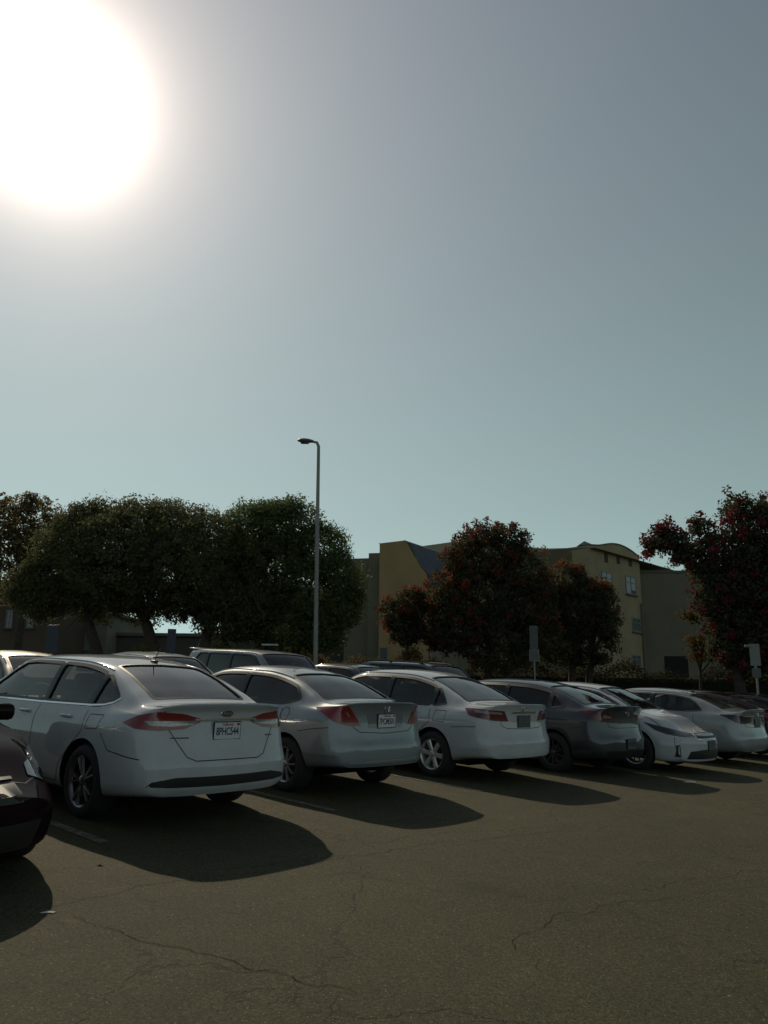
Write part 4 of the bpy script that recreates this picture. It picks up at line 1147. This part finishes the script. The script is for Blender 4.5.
# low far building and wall at the left, seen under the crowns
def simple_block(label, corner_px, Y, w_px, ytop, depth, m_, wins, roofm):
    A = at(corner_px, 690, Y); A.z = 0; W_ = Wall(A, Vector((1, 0, 0)), Vector((0, -1, 0))); u1 = W_.uz(corner_px+w_px, 640)[0]; z = W_.uz(corner_px+w_px/2, ytop)[1]
    r = empty('building', Vector((A.x, A.y, zg)), 0, label, 'building'); LMB.root = r
    mb = LMB(); slab(mb, W_, [(0, zg-1), (u1, zg-1), (u1, z), (0, z)], depth); mb.build('wall', m_, r)
    mb = LMB(); wbox(mb, W_, -.25, u1+.25, z+.003, z+.20, -depth-.2, .25); mb.build('roof', roofm, r)
    for (x0, x1, y0, y1) in wins:
        a0 = W_.uz(x0, y1); a1 = W_.uz(x1, y0); with_local(window, r, W_, a0[0], a1[0], a0[1], a1[1], curtain=False)
    return r
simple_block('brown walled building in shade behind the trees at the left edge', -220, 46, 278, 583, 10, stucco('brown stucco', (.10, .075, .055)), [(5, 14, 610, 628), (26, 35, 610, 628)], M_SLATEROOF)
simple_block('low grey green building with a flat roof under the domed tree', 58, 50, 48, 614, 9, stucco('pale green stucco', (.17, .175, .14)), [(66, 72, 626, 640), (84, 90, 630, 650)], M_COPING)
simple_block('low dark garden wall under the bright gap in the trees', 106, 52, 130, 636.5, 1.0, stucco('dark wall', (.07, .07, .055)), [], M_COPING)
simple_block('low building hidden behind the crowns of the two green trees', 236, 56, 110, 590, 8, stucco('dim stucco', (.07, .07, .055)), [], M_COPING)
# ------------------------------------------------------------------ paints
P_WHITE = paint('white paint', (.46, .475, .495))
P_PEARL = paint('pearl white paint', (.44, .45, .46))
P_SILVER = paint('silver paint', (.24, .265, .285), .45, .40)
P_BEIGE = paint('silver beige paint', (.34, .35, .33), .5, .36)
P_GREY = paint('grey paint', (.055, .063, .072), .5, .36)
P_DARKRED = paint('dark red paint', (.025, .008, .011), .3, .35)
P_FLARE = paint('black paint with red flare', (.014, .007, .008), .0, .45, .22)  # red of the lens flare put into a dark car's colour
P_BLACKC = paint('black paint', (.012, .012, .014), 0, .3)
P_LIGHT = paint('light silver paint', (.28, .30, .315), .4, .38)

def lip_spoiler(C, root, S):
    """slim spoiler along the boot lid edge"""
    mb = MB(); vs = []; fs = []; n = 20; w = S.get('spw', .66); ht = S.get('sph', .022)
    for i in range(n+1):
        v = -w+2*w*i/n; e = 1-abs(v/w)**6
        u0 = .085+.22*(abs(v)/C.W)**3; z = C.hit('T', u0+.10, v)[0].z
        for du, dz in ((.16, .002), (.06, .012+ht*.5*e), (-.035, .014+ht*e), (-.04, .004+ht*e), (-.01, -.03), (.05, -.02)):
            vs.append(C.loc((u0+du, v, z+dz)))
    k = 6
    for i in range(n):
        for j in range(k): fs.append((i*k+j, i*k+(j+1) % k, (i+1)*k+(j+1) % k, (i+1)*k+j))
    fs += [tuple(range(k)), tuple(n*k+j for j in range(k-1, -1, -1))]
    mb.add(vs, fs); sp = mb.build('boot_spoiler', S['paint'], root, smooth=40)
    return sp

def oval_badge(C, root, S):
    z = S['badge'][1]; r = S['badge'][0]; h, nn = C.hit(S.get('bmode', 'R'), 0, z); c = C.loc(h); sg = -1 if S.get('bmode', 'R') == 'R' else 1
    mb = MB(); prof = [(0, .012), (r*.92, .012), (r, .008), (r*1.04, 0)]
    vs = []; fs = []; n = 28; k = len(prof)
    for i in range(n):
        t = 2*math.pi*i/n
        for rr, hh in prof: vs.append((c.x+sg*hh, rr*math.cos(t), c.z+rr*.42*math.sin(t)))
    for i in range(n):
        for q in range(k-1): fs.append((i*k+q, i*k+q+1, ((i+1) % n)*k+q+1, ((i+1) % n)*k+q))
    mb.add(vs, fs[:]); mb.m = [0 if (j % 3) == 0 else 1 for j in range(len(fs))]
    b = mb.build('badge', [M_BLUE, M_CHROME], root, smooth=30)
    if S.get('badge_text'):
        text_obj('badge_script', S['badge_text'], .05, M_CHROME, b, (c.x+sg*.0135, 0, c.z), (rad(90), 0, rad(-90)), width=.10)
def ring_badge(C, root, S):
    """small chrome emblem of rings / strokes"""
    kind, z = S['emblem']; h, nn = C.hit(S.get('bmode', 'R'), 0, z); c = C.loc(h); sg = -1 if S.get('bmode', 'R') == 'R' else 1
    mb = MB(); x = c.x+sg*.008
    def ring(rx, rz, cz=0, t=.005):
        pts = [(x, rx*math.cos(2*math.pi*i/24), c.z+cz+rz*math.sin(2*math.pi*i/24)) for i in range(25)]; mb.tube(pts, t, 6)
    if kind == 'h':
        for y in (-.022, .022): mb.tube([(x, y*1.25, c.z+.032), (x, y*.8, c.z-.032)], .006, 6)
        mb.tube([(x, -.02, c.z), (x, .02, c.z)], .005, 6); ring(.05, .042, 0, .004)
    elif kind == 'ovals':
        ring(.062, .042); ring(.022, .040); ring(.045, .016, .018)
    elif kind == 'wing':
        ring(.06, .045); mb.tube([(x, -.055, c.z+.012), (x, -.02, c.z+.015), (x, 0, c.z-.012), (x, .02, c.z+.015), (x, .055, c.z+.012)], .006, 6)
    else: ring(.06, .035, 0, .006)
    mb.build('badge', M_CHROME, root, smooth=60)
def bar(z, w, h, off=.012, mode='R', m_=None, nm='chrome_strip', u=0):
    return (nm, mode, [(-w, z-h/2), (-w*.5, z-h/2+.004), (0, z-h/2+.006), (w*.5, z-h/2+.004), (w, z-h/2), (w, z+h/2), (0, z+h/2+.006), (-w, z+h/2)], m_ or M_CHROME, off)

def roof_rails(C, root, S):
    for sg in (1, -1):
        mb = MB(); a, b = S['rt']-.1, S['wt']-.1; pts = []
        for i in range(9):
            u = a+(b-a)*i/8; v = C.wr(u)-.03; z = C.hit('T', u, v)[0].z; e = .045*(1-abs(2*i/8-1)**8)
            pts.append(C.loc((u, v*sg, z+e+.005)))
        mb.tube(pts, .016, 8)
        for u in (a+.12, (a+b)/2, b-.12):
            v = C.wr(u)-.03; z = C.hit('T', u, v)[0].z; mb.box(C.loc((u, v*sg, z+.02)), (.08, .024, .05))
        mb.build('roof_rail', M_BLACK, root, smooth=50)
def rear_wing(C, root, S):
    mb = MB(); u = S['rt']; w = C.wr(u)-.08
    mb.rbox(C.loc((u-.10, 0, S['H']-.05)), (.30, 2*w, .035), .012, rot=Matrix.Rotation(rad(4), 3, 'Y')); mb.build('roof_spoiler', S['paint'], root, smooth=50)

def door_seams(a, b, c, C_=None, belt=1.0, fuel=None, sill=.28):
    """seams of the two doors: rear edge curves round the wheel arch at a, middle b, front c"""
    out = [('L', [(a+.10, belt-.01), (a+.06, .80), (a+.26, .62), (a+.42, .45), (a+.46, sill)]), ('L', [(b+.02, belt-.02), (b+.03, .7), (b+.0, sill)]), ('L', [(c+.0, belt-.06), (c+.05, .7), (c, sill)]), ('L', [(a+.46, sill), (c, sill)])]
    if fuel: out.append(fuel)
    return out

# ------------------------------------------------------------------ the near row, from the left
R2 = math.sqrt(2)
S_fusion = lambda: sedan(paint=P_WHITE, H=1.505, sph=.014, rb=.46, rt=1.36, ap=2.15, back=[(.53, -.54), (.53, .54), (.9, .52), (1.31, .49), (1.31, -.49), (.9, -.52)], tiprise=.08, wtop=.034, win=(.78, [1.20, 2.08], 3.62), cslope=.55, aslope=.62, handles=[(1.48, .90), (2.36, .885)], rimrot=.25,
    rimmat=M_ALLOYD, prof_r=[(.15, .16), (.30, .05), (.40, .0), (.56, .0), (.64, .03), (.80, .075), (.97, .10), (1.02, .10), (1.10, .045), (1.3, 0)],
    seams=[('R', [(.66, 1.045), (.60, .86), (.45, .64), (.36, .605), (-.36, .605), (-.45, .64), (-.60, .86), (-.66, 1.045)]),
           ('L', [(.20, .62), (.62, .66), (.78, .80)]), 
           ('L', [(.84, .955), (1.08, .945), (1.07, .815), (.86, .83), (.84, .955)])]+door_seams(1.06, 2.10, 3.35, belt=.99),
    chrome_belt=[(.745, 1.115), (.82, 1.07), (.95, 1.04), (1.16, 1.022), (2.1, .99), (3.5, .955)],
    lamps=[('tail_light', 'RC', [(.46, .90, .918), (.30, .87, .985), (.14, .76, 1.035), (.06, .55, 1.02), (.05, .34, .972), (.05, .36, .940), (.06, .52, .885), (.14, .74, .868), (.30, .87, .880)], M_RED, .006,
            ('reversing_lens', 'RC', [(.22, .84, .948), (.08, .64, .955), (.05, .36, .957), (.05, .40, .925), (.08, .64, .905), (.18, .80, .912)], M_CLEAR))],
    pieces=[bar(.965, .36, .016, .016), ('lower_bumper_strip', 'R', [(.80, .395), (.60, .385), (0, .375), (-.60, .385), (-.80, .395), (-.76, .435), (-.55, .47), (0, .465), (.55, .47), (.76, .435)], M_BLACK, .004),
            ('trim_lettering', 'R', [(-.60, .80), (-.50, .80), (-.50, .812), (-.60, .812)], M_DISC, .003, .001, .004),
            ('model_lettering', 'R', [(.60, .80), (.42, .80), (.42, .811), (.60, .811)], M_DISC, .003, .001, .004)],
    plates=[('R', .862, '8PHC544', M_PLATE)], badge=(.075, 1.02), badge_text='Ford', antenna=1.42, extras=[lip_spoiler, oval_badge], rglass=G_REAR)
S_civic = lambda: sedan(paint=P_SILVER, L=4.50, W=1.755, H=1.465, td=1.085, rb=.50, rt=1.33, ap=2.0, wt=2.62, wb=3.62, hb=1.02, hf=.70, br=.99, bf=.93,
    tyre=.317, rim=.205, ro=.93, wbase=2.67, rimstyle='ten', tiprise=.07, win=(.84, [1.98], 3.45), cslope=.95, aslope=.58, zbr=.36, glass=G_TINT, rglass=glass('grey rear glass', (.12, .13, .125)), handles=[(1.42, .90), (2.3, .88)], sr=.06,
    seams=[('R', [(.63, 1.055), (.52, .80), (.44, .755), (0, .735), (-.44, .755), (-.52, .80), (-.63, 1.055)]), ('T', [(.50, .64), (.36, .66)]), ('T', [(.50, -.64), (.36, -.66)]),
           ('L', [(.26, .80), (.50, .765), (.72, .72)]), ('L', [(1.0+.075*math.cos(t*.5236), .90+.08*math.sin(t*.5236)) for t in range(13)])]+door_seams(.98, 2.0, 3.2, belt=.97),
    lamps=[('tail_light', 'RC', [(.46, .84, 1.010), (.30, .82, 1.025), (.10, .64, 1.055), (.06, .46, .83), (.10, .60, .825), (.20, .77, .865)], M_RED, .007,
            ('reversing_lens', 'RC', [(.10, .70, .985), (.10, .67, .99), (.09, .62, .925), (.09, .66, .925)], M_CLEAR))],
    pieces=[('plate_recess', 'R', [(-.30, .80), (.30, .80), (.33, .965), (-.33, .965)], paint('shaded silver paint', (.17, .18, .19), .4, .45), .003, .02),  # recess shade put into a darker silver patch laid flat
            ('lower_bumper_lip', 'R', [(-.62, .40), (.62, .40), (.60, .425), (-.60, .425)], P_LIGHT, .012)],  # pale strip standing for the reflection along the lower bumper edge
    plates=[('R', .88, '7PCM501', M_PLATE)], emblem=('h', 1.02), extras=[lip_spoiler, ring_badge], sph=.004, spw=.60)
S_camry = lambda: sedan(paint=P_WHITE, L=4.80, W=1.82, H=1.51, td=1.085, rb=.58, rt=1.47, ap=2.15, wt=2.85, wb=3.72, hb=1.02, hf=.72, br=.99, bf=.93,
    tyre=.328, rim=.215, ro=1.06, wbase=2.776, rimstyle='six', rimmat=mat('bright alloy rim', (.62, .62, .60), .35, .6), win=(.90, [1.16, 2.08], 3.58), cslope=1.0, aslope=.62, zbr=.36, handles=[(1.46, .90), (2.4, .885)], rimrot=.2,
    seams=[('R', [(.58, 1.0), (.50, .80), (.40, .765), (0, .755), (-.40, .765), (-.50, .80), (-.58, 1.0)]), ('T', [(.58, .66), (.36, .67)]), ('T', [(.58, -.66), (.36, -.67)]),
           ('L', [(.30, .78), (.70, .745)]), ('L', [(.84, .955), (1.05, .950), (1.05, .80), (.84, .80), (.84, .955)])]+door_seams(1.06, 2.06, 3.3, belt=.98),
    lamps=[('tail_light', 'RC', [(.46, .88, 1.015), (.30, .86, 1.018), (.10, .70, 1.015), (.06, .50, 1.005), (.05, .41, .86), (.10, .66, .870), (.30, .86, .905), (.40, .88, .925)], M_REDDARK, .007,
            ('reversing_lens', 'RC', [(.30, .87, 1.0), (.10, .70, .998), (.07, .54, .985), (.07, .53, .955), (.10, .70, .96), (.30, .87, .965)], mat('pale lamp lens', (.28, .2, .2), .2, 0, 1, noise=.3, nscale=30)))],
    pieces=[bar(.985, .30, .028, .014)], plates=[('R', .858, None, M_PLATEDK)], emblem=('ovals', 1.035), extras=[lip_spoiler, ring_badge], sph=.006, spw=.62)
S_mazda = lambda: sedan(rimmat=M_DISC, paint=P_GREY, L=4.59, W=1.755, H=1.47, td=1.10, rb=.48, rt=1.30, ap=2.05, wt=2.75, wb=3.6, hb=1.02, hf=.70, br=1.01, bf=.93,
    tyre=.318, rim=.20, ro=.97, wbase=2.64, rimstyle='ten', win=(.84, [1.10, 2.0], 3.45), cslope=.85, aslope=.6, zbr=.30, glass=G_TINT, rglass=glass('grey rear glass', (.12, .13, .125)),
    seams=[('R', [(.60, 1.05), (.56, .80), (.40, .77), (-.40, .77), (-.56, .80), (-.60, 1.05)]), ('T', [(.48, .62), (.36, .66)]), ('T', [(.48, -.62), (.36, -.66)])]+door_seams(.98, 2.0, 3.2, belt=.97),
    lamps=[('tail_light', 'RC', [(.50, .84, 1.01), (.30, .82, 1.03), (.12, .70, 1.02), (.06, .48, .975), (.05, .40, .94), (.08, .52, .90), (.16, .72, .885), (.34, .82, .92)], M_REDDARK, .007,
            ('reversing_lens', 'RC', [(.12, .70, .98), (.07, .52, .95), (.08, .52, .925), (.14, .70, .925)], M_CLEAR))],
    pieces=[('lower_bumper_strip', 'R', [(-.62, .30), (.62, .30), (.66, .42), (-.66, .42)], M_BLACK, .004)], plates=[('R', .52, '6WTN318', M_PLATEDK)], emblem=('wing', 1.0), extras=[lip_spoiler, ring_badge], sph=.012, spw=.56)
S_kia = lambda: sedan(paint=P_WHITE, L=4.855, W=1.86, H=1.465, td=1.08, rb=.60, rt=1.45, ap=2.20, wt=2.88, wb=3.78, hb=1.03, hf=.70, br=1.0, bf=.94,
    tyre=.335, rim=.225, ro=1.02, wbase=2.805, rimstyle='ten', win=(.85, [1.25, 2.12], 3.62), cslope=.65, aslope=.62, fc=.42,
    prof_f=[(.15, .10), (.25, .02), (.36, 0), (.52, .0), (.60, .02), (.68, .06), (.76, .14), (1.0, .3)],
    seams=[('T', [(3.95, .76), (4.35, .74), (4.62, .60), (4.74, .2), (4.74, -.2), (4.62, -.60), (4.35, -.74), (3.95, -.76)]), ('L', [(3.62, .90), (3.56, .62), (3.62, .30)]), ('L', [(4.55, .40), (4.50, .62), (4.46, .72)])],
    lamps=[('headlight', 'FC', [(3.98, -.88, .845), (4.25, -.86, .80), (4.52, -.70, .745), (4.64, -.42, .70), (4.66, -.40, .645), (4.56, -.66, .640), (4.40, -.82, .665), (4.20, -.87, .725)], M_CLEARDK, .006,
            ('lamp_projector', 'FC', [(4.42, -.80, .74), (4.50, -.72, .735), (4.50, -.72, .685), (4.44, -.79, .69)], M_CLEARDK))
           ],
    pieces=[('grille', 'F', [(-.42, .635), (-.20, .60), (.20, .60), (.42, .635), (.42, .69), (.20, .71), (-.20, .71), (-.42, .69)], M_BLACK, .005),
            ('lower_grille', 'F', [(-.66, .27), (.66, .27), (.60, .40), (.30, .43), (-.30, .43), (-.60, .40)], M_BLACK, .005),
            ('air_vent', 'F', [(-.80, .30), (-.75, .30), (-.77, .50), (-.80, .50)], M_BLACK, .005), ('air_vent', 'F', [(.80, .30), (.75, .30), (.77, .50), (.80, .50)], M_BLACK, .005),
            bar(.605, .44, .010, .010, 'F')],
    plates=[('F', .50, None, M_PLATEDK)], emblem=('oval', .745), bmode='F', extras=[ring_badge])
S_accord = lambda: sedan(paint=P_LIGHT, L=4.60, W=1.80, H=1.45, td=1.09, rb=.50, rt=1.32, ap=2.05, wt=2.75, wb=3.6, hb=1.02, hf=.70, br=1.0, bf=.94,
    tyre=.32, rim=.21, ro=1.0, wbase=2.68, rimstyle='five', win=(.92, [2.02], 3.45), cslope=.85, aslope=.6, glass=G_CLEAR, sr=.06, rglass=G_REAR,
    seams=[('R', [(.60, 1.05), (.56, .80), (.40, .77), (-.40, .77), (-.56, .80), (-.60, 1.05)]), ('T', [(.48, .62), (.36, .66)])]+door_seams(.98, 2.0, 3.2, belt=.97),
    lamps=[('tail_light', 'RC', [(.50, .85, 1.0), (.30, .83, 1.01), (.10, .66, 1.0), (.05, .34, .98), (.05, .36, .88), (.10, .62, .84), (.22, .78, .86)], M_CLEARDK, .007)],
    pieces=[bar(.985, .62, .014, .014)], plates=[('R', .86, None, M_PLATEDK)], emblem=('h', 1.03), extras=[lip_spoiler, ring_badge], sph=.035, spw=.64, antenna=1.42, ant_fwd=1)
S_dark = lambda P, **k: sedan(**dict(dict(paint=P, L=4.65, W=1.80, H=1.45, td=1.07, rb=.52, rt=1.35, ap=2.1, wt=2.8, wb=3.65, hb=1.0, hf=.70, br=.98, bf=.92,
    tyre=.32, rim=.21, ro=1.0, wbase=2.70, rimstyle='seven', win=(.92, [1.2, 2.05], 3.5), cslope=.8, aslope=.6, glass=G_TINT,
    seams=[('R', [(.60, 1.03), (.56, .80), (.40, .77), (-.40, .77), (-.56, .80), (-.60, 1.03)])]+door_seams(.98, 2.0, 3.2, belt=.96),
    lamps=[('tail_light', 'RC', [(.46, .85, .98), (.20, .80, 1.0), (.07, .50, .98), (.07, .50, .86), (.20, .78, .84)], M_RED, .007),
           ('headlight', 'FC', [(3.95, -.86, .80), (4.25, -.78, .74), (4.40, -.60, .68), (4.44, -.5, .62), (4.34, -.74, .58), (4.10, -.86, .66)], M_CLEAR, .006)],
    pieces=[('grille', 'F', [(-.40, .52), (.40, .52), (.42, .62), (-.42, .62)], M_BLACK, .005)],
    plates=[('R', .84, '5KLR902', M_PLATE)], emblem=('oval', 1.0), extras=[ring_badge]), **k))
# foreground car: nose fully visible
S_fore = lambda: sedan(paint=P_FLARE, L=4.60, W=1.80, H=1.45, td=1.07, rb=.52, rt=1.35, ap=1.9, wt=2.45, wb=3.25, hb=.94, hf=.61, br=.98, bf=.90,
    tyre=.325, rim=.215, ro=.95, wbase=2.68, rimstyle='seven', win=(.92, [1.2, 1.85], 3.1), cslope=.8, aslope=.6, fc=.50,
    seams=[('T', [(3.75, .74), (4.05, .72), (4.25, .55), (4.33, .2), (4.33, -.2), (4.25, -.55), (4.05, -.72), (3.75, -.74)]), ('L', [(3.42, .88), (3.36, .62), (3.42, .30)])],
    lamps=[('headlight', 'FC', [(3.62, -.89, .80), (3.85, -.87, .775), (4.08, -.72, .725), (4.12, -.60, .66), (4.02, -.76, .60), (3.84, -.87, .61), (3.70, -.89, .69)], M_CLEARDK, .008,
            ('lamp_projector', 'FC', [(3.84, -.86, .74), (3.98, -.80, .73), (4.0, -.79, .67), (3.86, -.86, .67)], M_CLEAR))],
    pieces=[('grille', 'F', [(-.44, .55), (.44, .55), (.46, .64), (-.46, .64)], M_BLACK, .005), bar(.66, .46, .014, .012, 'F', M_BLACK, 'grille_strip'),
            ('lower_grille', 'F', [(-.55, .25), (.55, .25), (.62, .42), (-.62, .42)], M_BLACK, .005)],
    plates=[('F', .47, None, M_PLATEDK)], emblem=('oval', .60), bmode='F', extras=[ring_badge])

NEAR = 'cars parked in the near row'
cars = {}
cars['F'] = place(S_fusion(), 'white saloon with a chrome bar between long red tail lights, nearest whole car', (-1.455, 7.905), rad(48.8), group=NEAR)
cars['C'] = place(S_civic(), 'silver saloon with tinted windows and kite shaped red tail lights, between two white saloons', (.077, 10.08), rad(47.9), group=NEAR)
cars['K'] = place(S_camry(), 'white saloon with bright six spoke rims and a dark plate under its chrome bar', (2.09, 12.02), rad(46.4), group=NEAR)
cars['M'] = place(S_mazda(), 'grey saloon with smoked tail lights and tinted windows, parked between two white cars', (4.10, 13.72), rad(47.4), group=NEAR)
cars['I'] = place_nose(S_kia(), 'white saloon backed in so its dark headlight and grille face the lane', (5.90, 14.92), rad(47.6), group=NEAR)
cars['W'] = place(S_accord(), 'pale silver saloon with raised boot spoiler and short roof antenna', (7.78, 17.05), rad(47.0), group=NEAR)
cars['D'] = place(S_dark(P_DARKRED), 'dark red saloon cut by the right edge, just beyond the pale silver saloon', (9.5, 19.1), rad(47.6), group=NEAR)
cars['E'] = place(S_dark(P_BLACKC), 'black car at the right edge, furthest along the near row', (11.4, 21.1), rad(47.6), group=NEAR)
cars['X'] = place_nose(S_fore(), 'dark car tinted by painted red flare at the left edge, its clear headlight facing the camera', (-2.62, 5.22), rad(46.5), group=NEAR)
# ------------------------------------------------------------------ the row beyond, nose to nose with the near one
def S_suv(P, **k):
    return sedan(**dict(dict(paint=P, L=4.70, W=1.88, H=1.74, td=1.02, rb=.14, rt=.52, ap=2.0, wt=2.95, wb=3.75, hb=1.10, hf=.84, br=1.05, bf=1.0, rail=.74, rdrop=.05,
      tyre=.36, rim=.235, ro=.98, wbase=2.70, rimstyle='five', win=(.50, [1.25, 2.12], 3.55), cslope=1.2, aslope=.85, glass=G_TINT, zbr=.36,
      prof_r=[(.2, .08), (.45, 0), (.62, .01), (.75, .06), (1.1, .08), (1.4, .10), (1.8, .12)],
      back=[(.20, -.58), (.20, .58), (.46, .55), (.46, -.55)],
      seams=door_seams(.98, 2.1, 3.3, belt=1.03),
      lamps=[('tail_light', 'RC', [(.40, .92, 1.02), (.12, .84, 1.04), (.10, .70, 1.0), (.10, .72, .86), (.20, .88, .86)], M_RED, .007),
             ('headlight', 'FC', [(4.0, -.90, .93), (4.3, -.82, .88), (4.45, -.62, .82), (4.48, -.5, .72), (4.36, -.78, .70), (4.12, -.9, .78)], M_CLEAR, .006)],
      pieces=[('grille', 'F', [(-.45, .60), (.45, .60), (.48, .74), (-.48, .74)], M_BLACK, .005), ('lower_grille', 'F', [(-.55, .30), (.55, .30), (.6, .45), (-.6, .45)], M_BLACK, .005)],
      plates=[('F', .52, None, M_PLATEDK)], emblem=('oval', .68), bmode='F', extras=[ring_badge, roof_rails]), **k))
FAR = 'cars parked in the row beyond, facing the near row'
def far_nose(s, r): return P0+FW*s+RW*r
S_saloon = lambda P, **k: S_dark(P, **dict(dict(H=1.52, emblem=('oval', .56), bmode='F', plates=[('F', .45, None, M_PLATEDK)]), **k))
P_OFFW = paint('off white paint', (.50, .51, .50)); P_SLATE = paint('slate paint', (.07, .08, .09), .4, .33); P_CHAMP = paint('champagne paint', (.32, .31, .28), .5, .36)
cars['f0'] = place_nose(S_saloon(P_OFFW), 'pale saloon roof at the far left, behind the nearest white saloon', far_nose(5.7, -1.1), TH, group=FAR)
cars['f1'] = place_nose(S_saloon(P_CHAMP, H=1.44), 'champagne saloon roof glinting left of the blue sign at the far left', far_nose(5.9, 1.5), TH, group=FAR)
cars['f2'] = place_nose(S_saloon(P_OFFW, H=1.54), 'off white saloon whose roof shows right behind the roof antenna of the nearest saloon', far_nose(5.7, 4.15), TH, group=FAR)
cars['f3'] = place_nose(S_suv(P_SILVER, extras=[ring_badge, rear_wing]), 'silver hatchback with a roof spoiler, highest roof behind the silver saloon', far_nose(5.6, 6.8), TH, group=FAR)
cars['f4'] = place_nose(S_saloon(P_SLATE, H=1.58), 'grey saloon roof beside the foot of the tall lamp post', far_nose(5.6, 9.7), TH, group=FAR)
cars['f5'] = place_nose(S_suv(P_SLATE), 'dark estate with black roof rails, furthest right of the second row', far_nose(5.6, 12.5), TH, group=FAR)
print('script time', time.time()-T0)
